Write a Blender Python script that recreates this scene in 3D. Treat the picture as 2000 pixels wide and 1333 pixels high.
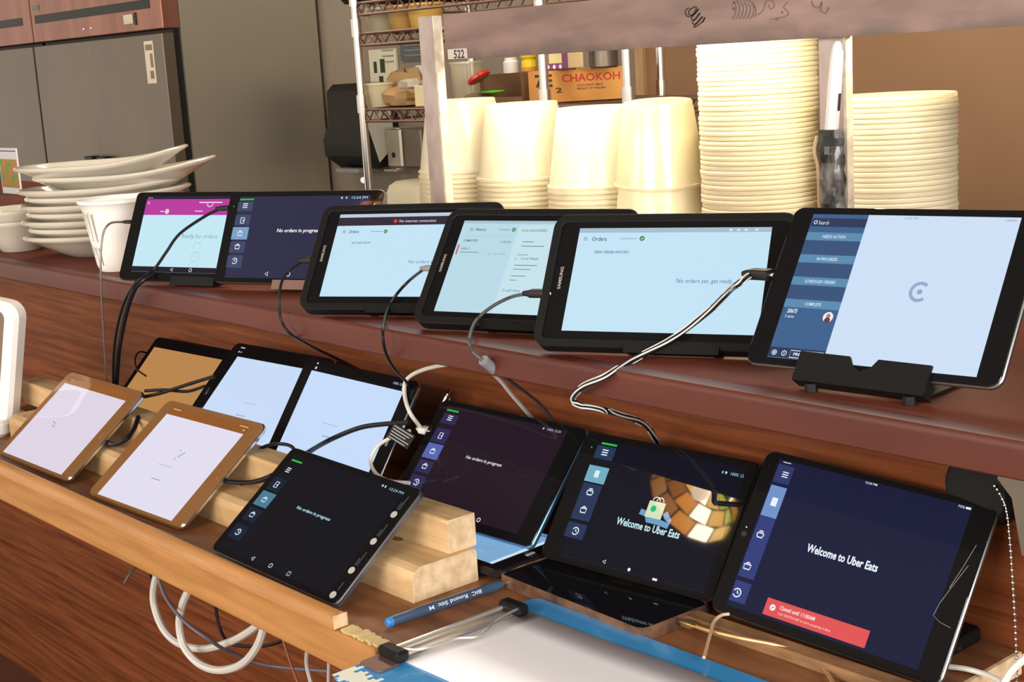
import bpy, math, random
from mathutils import Vector, Matrix
random.seed(7)
for o in list(bpy.data.objects): bpy.data.objects.remove(o)
scene = bpy.context.scene
COL = scene.collection

# ---------------------------------------------------------------- camera, world, lights, exposure
FPX, PITCH, ROLL, HEAD = 2820.0, math.radians(11.2), math.radians(3.46), math.radians(50.0)
CAM = Vector((0.0, 0.0, 1.36))
_fw = Vector((-math.sin(HEAD)*math.cos(PITCH), math.cos(HEAD)*math.cos(PITCH), -math.sin(PITCH)))
_r0 = Vector((math.cos(HEAD), math.sin(HEAD), 0.0)); _u0 = _r0.cross(_fw)
_rt = _r0*math.cos(ROLL) - _u0*math.sin(ROLL); _up = _r0*math.sin(ROLL) + _u0*math.cos(ROLL)
cd = bpy.data.cameras.new('camera'); cam = bpy.data.objects.new('camera', cd); COL.objects.link(cam)
cd.sensor_fit = 'HORIZONTAL'; cd.sensor_width = 36.0; cd.lens = FPX/2000.0*36.0; cd.clip_start = 0.02; cd.clip_end = 60
cd.dof.use_dof = False
cam.matrix_world = Matrix(((_rt.x,_up.x,-_fw.x,CAM.x),(_rt.y,_up.y,-_fw.y,CAM.y),(_rt.z,_up.z,-_fw.z,CAM.z),(0,0,0,1)))
scene.camera = cam

w = bpy.data.worlds.new('world'); scene.world = w; w.use_nodes = True
w.node_tree.nodes['Background'].inputs[0].default_value = (1.0, 0.88, 0.74, 1)
w.node_tree.nodes['Background'].inputs[1].default_value = 1.2

def area(name, loc, target, size, size_y, power, color):
    l = bpy.data.lights.new(name, 'AREA'); l.shape = 'RECTANGLE'; l.size = size; l.size_y = size_y
    l.energy = power; l.color = color
    o = bpy.data.objects.new(name, l); COL.objects.link(o); o.location = loc
    o.rotation_euler = (Vector(target)-Vector(loc)).to_track_quat('-Z', 'Z').to_euler()
    return o
area('window_daylight', (2.3, -0.1, 1.95), (-1.0, 1.0, 0.95), 1.9, 1.3, 120, (1.0, 0.97, 0.95))
area('dining_ceiling_light', (-0.4, -2.6, 2.1), (-1.2, 0.8, 0.85), 2.0, 1.0, 105, (1.0, 0.90, 0.78))
area('added_left_fill', (-3.2, -2.7, 2.1), (-2.2, 0.9, 0.9), 1.6, 1.0, 38, (1.0, 0.90, 0.78))  # added fill to brighten the left side, not a known lamp
area('kitchen_ceiling_light', (-2.6, 2.15, 2.75), (-2.9, 2.7, 0.8), 2.6, 0.4, 60, (1.0, 0.87, 0.66))
area('fridge_ceiling_light', (-5.2, 1.9, 2.7), (-6.0, 3.1, 1.0), 1.2, 0.4, 28, (1.0, 0.88, 0.7))
vs = scene.view_settings
vs.view_transform = 'Standard'; vs.look = 'None'; vs.gamma = 1.0; vs.use_curve_mapping = False; vs.exposure = 0.0

# ---------------------------------------------------------------- helpers
def at(px, py, Y):
    """point of the plane y = Y seen at photo pixel (px, py)"""
    d = _fw + _rt*((px-1000.0)/FPX) - _up*((py-666.5)/FPX)
    return CAM + d*((Y-CAM.y)/d.y)
def atz(px, py, Z):
    d = _fw + _rt*((px-1000.0)/FPX) - _up*((py-666.5)/FPX)
    return CAM + d*((Z-CAM.z)/d.z)
def lin(c):
    return tuple(((v/255.0)/12.92 if v/255.0 <= 0.04045 else ((v/255.0+0.055)/1.055)**2.4) for v in c)

class MB:
    def __init__(s): s.v = []; s.f = []
    def add(s, vs, fs):
        n = len(s.v); s.v += [tuple(v) for v in vs]; s.f += [tuple(i+n for i in f) for f in fs]; return s
    def box(s, x0, x1, y0, y1, z0, z1, b=0.0):
        if b <= 0:
            return s.add([(x0,y0,z0),(x1,y0,z0),(x1,y1,z0),(x0,y1,z0),(x0,y0,z1),(x1,y0,z1),(x1,y1,z1),(x0,y1,z1)],
                         [(3,2,1,0),(4,5,6,7),(0,1,5,4),(1,2,6,5),(2,3,7,6),(3,0,4,7)])
        poly = [(x0+b,y0),(x1-b,y0),(x1,y0+b),(x1,y1-b),(x1-b,y1),(x0+b,y1),(x0,y1-b),(x0,y0+b)]
        ins = [(min(max(x,x0+b),x1-b),min(max(y,y0+b),y1-b)) for x,y in poly]
        return s.loft([[(x,y,z0) for x,y in ins],[(x,y,z0+b) for x,y in poly],[(x,y,z1-b) for x,y in poly],[(x,y,z1) for x,y in ins]])
    def loft(s, rings, cap0=True, cap1=True, closed=True):
        n = len(rings[0]); vs = [p for r in rings for p in r]; fs = []
        for k in range(len(rings)-1):
            for i in range(n if closed else n-1):
                j = (i+1) % n
                fs.append((k*n+i, k*n+j, (k+1)*n+j, (k+1)*n+i))
        if cap0: fs.append(tuple(reversed(range(n))))
        if cap1: fs.append(tuple((len(rings)-1)*n+i for i in range(n)))
        return s.add(vs, fs)
    def lathe(s, prof, seg=32, cap0=True, cap1=True, sx=1.0, sy=1.0, c=(0,0,0)):
        rings = [[(c[0]+r*sx*math.cos(2*math.pi*i/seg), c[1]+r*sy*math.sin(2*math.pi*i/seg), c[2]+z) for i in range(seg)] for r, z in prof]
        return s.loft(rings, cap0, cap1)
    def cyl(s, a, b, r, seg=10, r2=None):
        return s.tube([a, b], r, seg, r2=r2)
    def tube(s, pts, r, seg=8, r2=None, caps=True):
        pts = [Vector(p) for p in pts]; n = len(pts); rings = []; prev = None
        for i, p in enumerate(pts):
            t = (pts[min(i+1,n-1)] - pts[max(i-1,0)])
            if t.length < 1e-9: t = Vector((0,0,1))
            t.normalize()
            if prev is None:
                a = Vector((0,0,1)) if abs(t.z) < 0.9 else Vector((1,0,0))
                nx = t.cross(a).normalized()
            else:
                nx = prev - t*prev.dot(t)
                nx = nx.normalized() if nx.length > 1e-6 else t.orthogonal().normalized()
            prev = nx; ny = t.cross(nx)
            rr = r if r2 is None else r + (r2-r)*i/max(1,n-1)
            rings.append([p + nx*(rr*math.cos(2*math.pi*k/seg)) + ny*(rr*math.sin(2*math.pi*k/seg)) for k in range(seg)])
        return s.loft(rings, caps, caps)
    def sphere(s, c, r, seg=8, rg=6, sz=1.0):
        prof = [(max(1e-5, r*math.sin(math.pi*k/rg)), -r*sz*math.cos(math.pi*k/rg)) for k in range(rg+1)]
        return s.lathe(prof, seg, c=c)
    def build(s, name, m, parent=None, mat4=None, smooth=35):
        me = bpy.data.meshes.new(name); me.from_pydata(s.v, [], s.f); me.update()
        return place(name, me, m, parent, mat4, smooth)
def place(name, me, m, parent=None, mat4=None, smooth=35):
    if m is not None and not me.materials: me.materials.append(m)
    if smooth:
        me.shade_smooth(); me.set_sharp_from_angle(angle=math.radians(smooth))
    o = bpy.data.objects.new(name, me); COL.objects.link(o)
    if parent is not None: o.parent = parent
    if mat4 is not None: o.matrix_local = mat4
    return o
def tag(o, label, cat, group=None):
    o['label'] = label; o['category'] = cat
    if group: o['group'] = group
    return o
def struct(o): o['kind'] = 'structure'; return o
def thing(name, label, cat, loc=(0,0,0), rz=0.0, group=None, mat4=None):
    o = bpy.data.objects.new(name, None); COL.objects.link(o); o.empty_display_size = 0.02
    if mat4 is not None: o.matrix_world = mat4
    else: o.location = loc; o.rotation_euler = (0,0,rz)
    return tag(o, label, cat, group)
def copy_tree(root, loc=None, rz=None, label=None):
    r = root.copy(); COL.objects.link(r)
    if loc is not None: r.location = loc
    if rz is not None: r.rotation_euler = (0,0,rz)
    if label: r['label'] = label
    for ch in root.children:
        c = ch.copy(); COL.objects.link(c); c.parent = r
        for g in ch.children:
            d = g.copy(); COL.objects.link(d); d.parent = c
    return r
def spline(pts, sub=6):
    P = [Vector(p) for p in pts]; P = [P[0]*2-P[1]] + P + [P[-1]*2-P[-2]]; out = []
    for i in range(1, len(P)-2):
        a, b, c, d = P[i-1], P[i], P[i+1], P[i+2]
        for k in range(sub):
            t = k/sub
            out.append(0.5*((2*b)+(c-a)*t+(2*a-5*b+4*c-d)*t*t+(-a+3*b-3*c+d)*t*t*t))
    out.append(P[-2]); return out
def rrect(w, h, r, inset=0.0, seg=5, cx=0.0, cy=0.0):
    """rounded rectangle outline centred on cx, cy, counter-clockwise"""
    w -= 2*inset; h -= 2*inset; r = max(r-inset, 0.0004); out = []
    for k, (sx, sy) in enumerate(((1,1),(-1,1),(-1,-1),(1,-1))):
        for i in range(seg+1):
            a = math.pi/2*(k + i/seg)
            out.append((cx+sx*(w/2-r)+r*math.cos(a), cy+sy*(h/2-r)+r*math.sin(a)))
    return out
def rprism(mb, w, h, r, z0, z1, b=0.0008, cx=0.0, cy=0.0, seg=5):
    o = rrect(w,h,r,0,seg,cx,cy); i = rrect(w,h,r,b,seg,cx,cy)
    return mb.loft([[(x,y,z0) for x,y in i],[(x,y,z0+b) for x,y in o],[(x,y,z1-b) for x,y in o],[(x,y,z1) for x,y in i]])
def rring(mb, w, h, r, wall, z0, z1, b=0.001, cx=0.0, cy=0.0, seg=5):
    o = rrect(w,h,r,0,seg,cx,cy); ob = rrect(w,h,r,b,seg,cx,cy)
    i = rrect(w,h,r,wall,seg,cx,cy); ib = rrect(w,h,r,wall-b,seg,cx,cy)
    rings = [[(x,y,z0) for x,y in i],[(x,y,z0) for x,y in o],[(x,y,z1-b) for x,y in o],[(x,y,z1) for x,y in ob],[(x,y,z1) for x,y in ib],[(x,y,z1-b) for x,y in i],[(x,y,z0) for x,y in i]]
    return mb.loft(rings, False, False)

# ---------------------------------------------------------------- materials
MATS = {}
def principled(name, col, rough=0.5, metal=0.0, spec=0.5, coat=0.0, emis=None, estr=0.0):
    if name in MATS: return MATS[name]
    m = bpy.data.materials.new(name); m.use_nodes = True; b = m.node_tree.nodes['Principled BSDF']
    b.inputs['Base Color'].default_value = (*col, 1); b.inputs['Roughness'].default_value = rough
    b.inputs['Metallic'].default_value = metal; b.inputs['Specular IOR Level'].default_value = spec
    b.inputs['Coat Weight'].default_value = coat; b.inputs['Coat Roughness'].default_value = 0.06
    if emis: b.inputs['Emission Color'].default_value = (*emis, 1); b.inputs['Emission Strength'].default_value = estr
    MATS[name] = m; return m
def noisy(name, c1, c2, scale=(1,1,1), nscale=8.0, rough=0.5, metal=0.0, detail=6.0, bump=0.0, spec=0.5, dist=0.0, r2=None, coat=0.0, lo=0.35, hi=0.65):
    """two colours mixed by stretched noise in object space"""
    if name in MATS: return MATS[name]
    m = principled(name, c1, rough, metal, spec, coat); nt = m.node_tree; b = nt.nodes['Principled BSDF']; N = nt.nodes.new; L = nt.links.new
    tc = N('ShaderNodeTexCoord'); mp = N('ShaderNodeMapping'); mp.inputs['Scale'].default_value = scale
    nz = N('ShaderNodeTexNoise'); nz.inputs['Scale'].default_value = nscale; nz.inputs['Detail'].default_value = detail; nz.inputs['Distortion'].default_value = dist
    rp = N('ShaderNodeValToRGB'); rp.color_ramp.elements[0].color = (*c1,1); rp.color_ramp.elements[1].color = (*c2,1)
    rp.color_ramp.elements[0].position = lo; rp.color_ramp.elements[1].position = hi
    L(tc.outputs['Object'], mp.inputs['Vector']); L(mp.outputs[0], nz.inputs['Vector']); L(nz.outputs['Fac'], rp.inputs['Fac']); L(rp.outputs[0], b.inputs['Base Color'])
    if bump:
        bp = N('ShaderNodeBump'); bp.inputs['Strength'].default_value = bump; bp.inputs['Distance'].default_value = 0.002
        L(nz.outputs['Fac'], bp.inputs['Height']); L(bp.outputs[0], b.inputs['Normal'])
    if r2 is not None:
        mr = N('ShaderNodeMapRange'); mr.inputs['To Min'].default_value = rough; mr.inputs['To Max'].default_value = r2
        L(nz.outputs['Fac'], mr.inputs['Value']); L(mr.outputs[0], b.inputs['Roughness'])
    return m
def translucent(name, col, trans=0.5, gloss=0.06, clear=0.0):
    if name in MATS: return MATS[name]
    m = bpy.data.materials.new(name); m.use_nodes = True; nt = m.node_tree; nt.nodes.clear(); N = nt.nodes.new; L = nt.links.new
    out = N('ShaderNodeOutputMaterial'); d = N('ShaderNodeBsdfDiffuse'); d.inputs[0].default_value = (*col,1)
    t = N('ShaderNodeBsdfTranslucent'); t.inputs[0].default_value = (*col,1)
    m1 = N('ShaderNodeMixShader'); m1.inputs[0].default_value = trans; L(d.outputs[0], m1.inputs[1]); L(t.outputs[0], m1.inputs[2])
    tr = N('ShaderNodeBsdfTransparent'); m2 = N('ShaderNodeMixShader'); m2.inputs[0].default_value = clear; L(m1.outputs[0], m2.inputs[1]); L(tr.outputs[0], m2.inputs[2])
    g = N('ShaderNodeBsdfGlossy'); g.inputs['Roughness'].default_value = 0.22; m3 = N('ShaderNodeMixShader'); m3.inputs[0].default_value = gloss
    L(m2.outputs[0], m3.inputs[1]); L(g.outputs[0], m3.inputs[2]); L(m3.outputs[0], out.inputs[0])
    MATS[name] = m; return m
def lit(c, s=1.0):
    """surface of a switched-on display: glossy glass that gives off colour c (sRGB)"""
    return principled('display_%d_%d_%d_%d' % (*c, int(s*100)), (0.004,0.004,0.005), 0.025, 0, 0.4, 0, lin(c), s)

M_WALLWOOD = noisy('brown_wood_panel', (0.082,0.019,0.0062), (0.26,0.080,0.028), (1.0,1,24), 3.6, 0.5, bump=0.10, dist=0.5, lo=0.28, hi=0.78, detail=9, spec=0.14)
M_LEDGE = noisy('red_brown_varnish', (0.108,0.023,0.013), (0.155,0.037,0.022), (1,1,1), 5.0, 0.55, bump=0.05, r2=0.68, spec=0.16)
M_NOSE = noisy('red_brown_nosing', (0.068,0.0125,0.0075), (0.102,0.021,0.012), (1,3,3), 4.0, 0.36, bump=0.05, r2=0.44, spec=0.35)
M_DESK = noisy('worn_brown_shelf', (0.15,0.055,0.020), (0.30,0.125,0.050), (1.5,8,1), 4.0, 0.5, bump=0.08)
M_TRIM = noisy('honey_wood_trim', (0.345,0.155,0.044), (0.47,0.23,0.075), (1.0,14,14), 5.0, 0.36, bump=0.05)
M_PINE = noisy('pine_timber', (0.50,0.315,0.145), (0.67,0.47,0.25), (1.3,9,9), 4.5, 0.6, bump=0.1, dist=1.0)
M_PINE_END = noisy('pine_end_grain', (0.60,0.42,0.23), (0.80,0.62,0.40), (3,7,7), 10, 0.7, bump=0.2)
M_BARWOOD = noisy('dirty_wood_strip', (0.10,0.05,0.022), (0.30,0.16,0.070), (2,7,7), 6.0, 0.55, bump=0.1)
M_STEEL = noisy('brushed_steel', (0.40,0.365,0.30), (0.44,0.405,0.34), (1,1,0.5), 2.0, 0.36, 0.75, r2=0.44, detail=3)
M_STEEL_D = noisy('dark_brushed_steel', (0.15,0.122,0.096), (0.185,0.152,0.12), (1,1,0.5), 2.0, 0.34, 0.7, r2=0.42, detail=3)
M_STEEL_RED = noisy('copper_tinted_steel', (0.25,0.105,0.075), (0.33,0.15,0.105), (3,3,0.7), 4.0, 0.34, 0.75)
M_HEADER = noisy('smudged_steel_header', (0.18,0.122,0.108), (0.285,0.19,0.167), (1.1,1,5), 6.0, 0.45, 0.35, detail=8)
M_POST = noisy('scuffed_painted_post', (0.34,0.27,0.25), (0.46,0.38,0.355), (4,4,2), 9.0, 0.5, 0.25)
M_POST_SIDE = noisy('scuffed_cream_edge', (0.42,0.37,0.29), (0.68,0.62,0.50), (5,5,4), 12.0, 0.5, 0.1, detail=9)
M_CHROME = principled('chrome', (0.66,0.64,0.61), 0.2, 1.0)
M_SILVER = principled('silver_metal', (0.62,0.62,0.64), 0.28, 1.0)
M_CLIP = principled('satin_metal', (0.66,0.63,0.60), 0.38, 0.8)
M_ROSE = principled('rose_silver_metal', (0.22,0.135,0.12), 0.45, 0.6)
M_BLACK = principled('black_plastic', (0.0075,0.0075,0.008), 0.45, spec=0.3)
M_BLACKR = principled('black_rubber_case', (0.0065,0.0065,0.007), 0.6, spec=0.18)
M_GLASS = principled('black_bezel_glass', (0.006,0.006,0.007), 0.03, spec=0.4)
M_BRONZE_REFL = principled('bronze_bezel_tan_reflection', (0.30,0.145,0.055), 0.10, 0.25, coat=0.4)  # bronze that also carries the bezel's tan reflection in its colour
M_GREY = principled('grey_plastic', (0.20,0.20,0.21), 0.4)
M_WHITE = principled('white_plastic', (0.80,0.79,0.76), 0.35)
M_WCABLE = principled('white_cable', (0.62,0.60,0.57), 0.4)
M_GCABLE = principled('dark_grey_cable', (0.055,0.055,0.06), 0.4)
M_BCABLE = principled('black_cable', (0.007,0.007,0.009), 0.4, spec=0.25)
M_COPPER = principled('copper_cable', (0.62,0.35,0.16), 0.35, 0.5)
M_CERAMIC = principled('cream_glaze', (0.62,0.58,0.50), 0.14, coat=0.4)
M_CUP = translucent('ivory_translucent_plastic', (0.93,0.89,0.74), 0.62, 0.03)
M_CLEAR = translucent('frosted_clear_plastic', (0.95,0.92,0.82), 0.62, 0.05, 0.12)
M_CLEAR2 = translucent('clear_plastic_tub', (0.75,0.68,0.50), 0.4, 0.08, 0.45)
M_PAPER = noisy('white_paper', (0.80,0.79,0.83), (0.85,0.84,0.88), (1,1,1), 3.0, 0.7)
M_BLUE = principled('blue_clipboard_plastic', (0.045,0.27,0.60), 0.22, coat=0.4)
M_KRAFT = noisy('kraft_paper', (0.42,0.25,0.10), (0.56,0.36,0.16), (1,1,1), 9, 0.8, bump=0.1)
M_CARDB = noisy('orange_cardboard', (0.56,0.23,0.045), (0.66,0.30,0.07), (1,1,1), 7, 0.75)
M_INK = principled('black_ink', (0.015,0.012,0.014), 0.6)
M_TAN = noisy('tan_painted_wall', (0.185,0.098,0.048), (0.22,0.122,0.062), (1,1,1), 1.6, 0.6)
M_GREYWALL = noisy('greige_panel_wall', (0.205,0.165,0.13), (0.26,0.215,0.175), (1,1,1), 1.5, 0.42, 0.2)
M_FLOOR = noisy('red_brown_floor', (0.07,0.025,0.015), (0.11,0.04,0.022), (1,1,1), 3.0, 0.5)

# grime along the lower edge of the header
def add_grime(m, z0, z1, col):
    nt = m.node_tree; N = nt.nodes.new; L = nt.links.new; b = nt.nodes['Principled BSDF']; src = b.inputs['Base Color'].links[0].from_socket
    tc = N('ShaderNodeTexCoord'); sp = N('ShaderNodeSeparateXYZ'); mr = N('ShaderNodeMapRange'); mr.inputs['From Min'].default_value = z0; mr.inputs['From Max'].default_value = z1
    mr.inputs['To Min'].default_value = 1.0; mr.inputs['To Max'].default_value = 0.0
    nz = N('ShaderNodeTexNoise'); nz.inputs['Scale'].default_value = 22; nz.inputs['Detail'].default_value = 5
    ad = N('ShaderNodeMath'); ad.operation = 'MULTIPLY_ADD'; ad.inputs[1].default_value = 2.4; ad.inputs[2].default_value = -1.35
    sm = N('ShaderNodeMath'); sm.operation = 'ADD'; sm.use_clamp = True; ml = N('ShaderNodeMath'); ml.operation = 'MULTIPLY'; ml.use_clamp = True; ml.inputs[1].default_value = 0.75
    mx = N('ShaderNodeMixRGB'); mx.inputs['Color2'].default_value = (*col,1)
    L(tc.outputs['Object'],sp.inputs[0]); L(sp.outputs['Z'],mr.inputs['Value']); L(tc.outputs['Object'],nz.inputs['Vector']); L(nz.outputs['Fac'],ad.inputs[0]); L(mr.outputs[0],sm.inputs[0]); L(ad.outputs[0],sm.inputs[1])
    mm = N('ShaderNodeMath'); mm.operation = 'MULTIPLY'; L(sm.outputs[0],mm.inputs[0]); L(mr.outputs[0],mm.inputs[1]); L(mm.outputs[0],ml.inputs[0]); L(ml.outputs[0],mx.inputs['Fac']); L(src,mx.inputs['Color1']); L(mx.outputs[0],b.inputs['Base Color'])
add_grime(M_HEADER, 0.308, 0.340, (0.085,0.066,0.062))
# ---------------------------------------------------------------- the setting
struct(MB().box(-11,1.6,-1.2,4.2,-0.03,0.0).build('floor', M_FLOOR))
struct(MB().box(-11,-3.30,3.86,3.92,0.0,2.9).build('wall_back', M_GREYWALL))
struct(MB().box(-3.30,1.6,3.40,3.92,0.0,2.9).build('wall_right', M_TAN))
struct(MB().box(-4.8,0.8,1.15,1.21,0.0,1.0155).build('wall_counter', M_WALLWOOD))
struct(MB().box(-3.335,-3.30,3.385,3.42,0.0,2.9).build('trim_1', noisy('tan_wood_corner_trim',(0.33,0.20,0.09),(0.42,0.27,0.13),(6,6,1),5,0.5)))

struct(MB().box(-11,1.6,-4.0,4.2,2.90,2.96).build('ceiling', noisy('dark_brown_ceiling',(0.055,0.040,0.030),(0.075,0.055,0.042),(1,1,1),2.0,0.8)))
# bar ledge: slab with a rounded, proud nosing
led = thing('bar_ledge', 'long red-brown varnished bar ledge carrying the upper row of tablets', 'ledge', (0,0,0))
MB().box(-4.8,0.8,0.990,1.86,1.016,1.05).build('ledge_top', M_LEDGE, led)
prof = [(0.990,1.0500),(0.980,1.0498),(0.9745,1.0485),(0.9725,1.0455),(0.972,1.041),(0.972,1.019),(0.9735,1.0175),(0.978,1.017),(0.990,1.017)]
MB().loft([[(-4.8,y,z) for y,z in prof],[(0.8,y,z) for y,z in prof]]).build('nosing', M_NOSE, led)

# lower tray shelf with honey-coloured bead
tray = thing('tray_shelf', 'low wooden shelf below the ledge with a honey-coloured rounded front lip', 'shelf', (0,0,0))
MB().box(-2.52,-0.668,0.768,1.148,0.772,0.792).build('shelf_board', M_DESK, tray)
MB().box(-0.668,-0.664,0.775,1.148,0.770,0.792).build('raw_end', M_PINE_END, tray)
MB().box(-2.56,-1.125,0.742,0.768,0.752,0.793,0.002).build('front_strip', M_TRIM, tray)
bp = [(0.762,0.7935)]+[(0.752+0.010*math.cos(a),0.7945+0.017*math.sin(a)) for a in [math.pi*k/10 for k in range(11)]]+[(0.742,0.7935)]
MB().loft([[(-2.56,y,z) for y,z in bp],[(-1.197,y,z) for y,z in bp]]).build('rounded_bead', M_TRIM, tray)
MB().box(-1.1972,-1.1962,0.7435,0.7605,0.7940,0.8085).build('bead_cut_end', M_PINE_END, tray)
mb = MB()
for k in range(14):
    x = -1.19+0.0045*k; mb.box(x, x+0.004, 0.746+random.random()*0.004, 0.762+random.random()*0.004, 0.793, 0.7945+random.random()*0.002)
mb.build('glue_residue', principled('dried_glue',(0.62,0.46,0.22),0.4), tray, smooth=0)

# pine blocks behind the leaning tablets
def timber(label, x0, x1, y0, y1, z0, z1, chamfer):
    t = thing('pine_block', label, 'wood block', ((x0+x1)/2,(y0+y1)/2,z0), 0, 'pine timbers on the tray shelf')
    L = (x1-x0)/2; W = (y1-y0)/2; H = z1-z0
    a = chamfer
    pr = [(-W,0),(W,0),(W,H-a*0.3),(W-a*0.3,H),(-W+a,H),(-W+a*0.3,H-a*0.35),(-W,H-a)]
    MB().loft([[(-L,y,z) for y,z in pr],[(L,y,z) for y,z in pr]]).build('timber', M_PINE, t, smooth=20)
    for sx in (-1,1):
        q = [(y*0.995,0.0006+z*0.99) for y,z in pr]
        MB().loft([[(sx*L-0.0002*sx,y,z) for y,z in q],[(sx*(L+0.0006),y,z) for y,z in q]]).build('end_grain', M_PINE_END, t, smooth=0)
    return t
blk = timber('thick rounded pine block at the bottom of the pair beside the blue pen', -2.30,-1.196,0.845,0.934,0.792,0.830,0.012)
kn = MB()
for x, y, a, b in ((-1.31,0.895,0.010,0.005),(-1.265,0.905,0.006,0.003)):
    kn.lathe([(1,0),(1,0.0004)], 12, sx=a, sy=b, c=(x+1.768,y-0.8895,0.038))
kn.build('knot', principled('wood_knot',(0.16,0.08,0.03),0.6), blk)
timber('slim pine stick lying on top of the thick rounded pine block', -2.37,-1.203,0.902,0.940,0.830,0.868,0.003)
tag(MB().box(-0.985,-0.672,0.985,1.009,0.7921,0.8045,0.003).build('wood_strip', M_BARWOOD), 'narrow stained wood strip in front of the red-banner tablet', 'wood strip')

# ---------------------------------------------------------------- pass shelf over the ledge
ps = thing('pass_shelf', 'low steel pass-through shelf with smudged header over the white containers', 'shelf', (0,0,1.05))
def psb(name, m, *a): return MB().box(*a[:4], a[4]-1.05, a[5]-1.05, *a[6:]).build(name, m, ps)
hd = psb('header_panel', M_HEADER, -1.786,0.3,1.400,1.406,1.358,1.4265)
psb('header_lip', M_HEADER, -1.786,0.3,1.406,1.425,1.358,1.361)
psb('shelf_plate', M_STEEL, -1.80,0.3,1.406,1.76,1.405,1.412)
for x, y, d, h in ((-1.828,1.384,0.0155,1.4255),(-1.088,1.414,0.013,1.404),(0.26,1.414,0.020,1.404)):
    psb('post', M_POST, x,x+0.0345,y,y+d,1.0505,h)
    psb('post_edge', M_POST_SIDE, x+0.0345,x+0.0385,y+0.0005,y+d,1.0505,h)
for x in (-1.44,0.26): psb('post', M_POST, x,x+0.034,1.72,1.754,1.0505,1.404)
# marks on the header: a stamp, scribbles and a fish-like doodle
def flat_line(pts, wd, z=0.0):
    """ribbon in the XZ plane, facing -Y"""
    mb = MB(); P = [Vector((p[0],0,p[1])) for p in pts]
    L = []
    for i, p in enumerate(P):
        t = (P[min(i+1,len(P)-1)]-P[max(i-1,0)]); t.normalize() if t.length > 0 else None
        n = Vector((-t.z,0,t.x)); L.append((p+n*wd/2, p-n*wd/2))
    vs = [v for a in L for v in a]; mb.add(vs, [(2*i,2*i+1,2*i+3,2*i+2) for i in range(len(L)-1)])
    return mb
def hp(px, py):
    p = at(px,py,1.3995); return (p.x, p.z)
ink2 = principled('faded_ink',(0.13,0.085,0.09),0.6)
def header_ink(pix, wd, m, name='scribble', sub=5):
    pts = spline([(*hp(*q),0) for q in pix], sub)
    flat_line([(p.x,p.y) for p in pts], wd).build(name, m, hd, Matrix.Translation((0,1.3995,-0.0)) @ Matrix.Translation((0,0,-1.05)), 0)
header_ink([(1345,15),(1338,22),(1342,32),(1352,30),(1360,14),(1348,18),(1345,28),(1356,28),(1364,17),(1350,36),(1358,38),(1367,25),(1352,44),(1360,46),(1372,32),(1355,52),(1362,50),(1374,40),(1376,34),(1372,44)], 0.0016, M_INK)
for k in range(6):
    x = 1432+k*7; header_ink([(x,2+k),(x+5,15),(x+2,30),(x-3,37)], 0.0013, ink2, sub=4)
header_ink([(1428,10),(1440,1),(1455,0),(1470,6),(1476,22),(1472,34)], 0.0012, ink2)
header_ink([(1478,30),(1490,20),(1495,5),(1506,0),(1512,10),(1505,18),(1500,10)], 0.001, ink2)
header_ink([(1502,38),(1515,36),(1530,33),(1540,26),(1530,14),(1538,4)], 0.001, ink2)
header_ink([(1585,2),(1588,12),(1598,15),(1605,4),(1602,20),(1612,25),(1618,14)], 0.0014, ink2)
for px, py, r in ((1432,17,0.0022),(1517,37,0.002),(1527,24,0.0014)):
    x, z = hp(px,py); MB().lathe([(r,0),(r,0.0003)],10).build('ink_dot', ink2, hd, Matrix.Translation((x,1.3994,z-1.05)) @ Matrix.Rotation(math.pi/2,4,'X'))

def text_mesh(body, size=1.0, bold=0.0, shear=0.0):
    c = bpy.data.curves.new('t','FONT'); c.body = body; c.size = size; c.resolution_u = 2; c.offset = bold; c.shear = shear
    o = bpy.data.objects.new('t', c); me = bpy.data.meshes.new_from_object(o)
    bpy.data.objects.remove(o); bpy.data.curves.remove(c)
    return me
def fit_text(body, x0, x1, yc, h, bold=0.0, shear=0.0):
    """mesh of the words fitted to x0..x1 with letter height h centred on yc, in the XY plane"""
    me = text_mesh(body, 1.0, bold, shear); xs = [v.co.x for v in me.vertices]; ys = [v.co.y for v in me.vertices]
    a, b, c, d = min(xs), max(xs), min(ys), max(ys); sx = (x1-x0)/max(b-a,1e-6); sy = h/max(d-c,1e-6)
    for v in me.vertices: v.co = (x0+(v.co.x-a)*sx, yc+(v.co.y-(c+d)/2)*sy, 0)
    return me
RX90 = Matrix.Rotation(math.pi/2,4,'X')       # XY text stood up to face -Y
a = hp(876,116); b = hp(912,94)
MB().box(a[0],b[0],1.3988,1.3996,a[1]-1.05,b[1]-1.05).build('white_smear', principled('rubbed_white_label',(0.52,0.47,0.42),0.6), hd)
me = fit_text('522', hp(881,0)[0]-0.001, hp(901,0)[0], (a[1]+b[1])/2-1.0505, 0.013, 0.02)
place('stamp_text', me, M_INK, hd, Matrix.Translation((0,1.3986,0)) @ RX90, 0)

# lamp tube under the pass shelf
ul = thing('under_shelf_lamp', 'warm tube lamp hung under the steel pass shelf', 'lamp', (-0.8,1.452,1.386))
MB().box(-1.02,-0.14,-0.02,0.02,0.006,0.019).build('housing', M_WHITE, ul)
MB().tube([(-1.0,0,-0.006),(-0.16,0,-0.006)],0.010,10).build('tube', principled('lamp_tube',(1,1,1),0.4,emis=(1.0,0.86,0.55),estr=95.0), ul)

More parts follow.
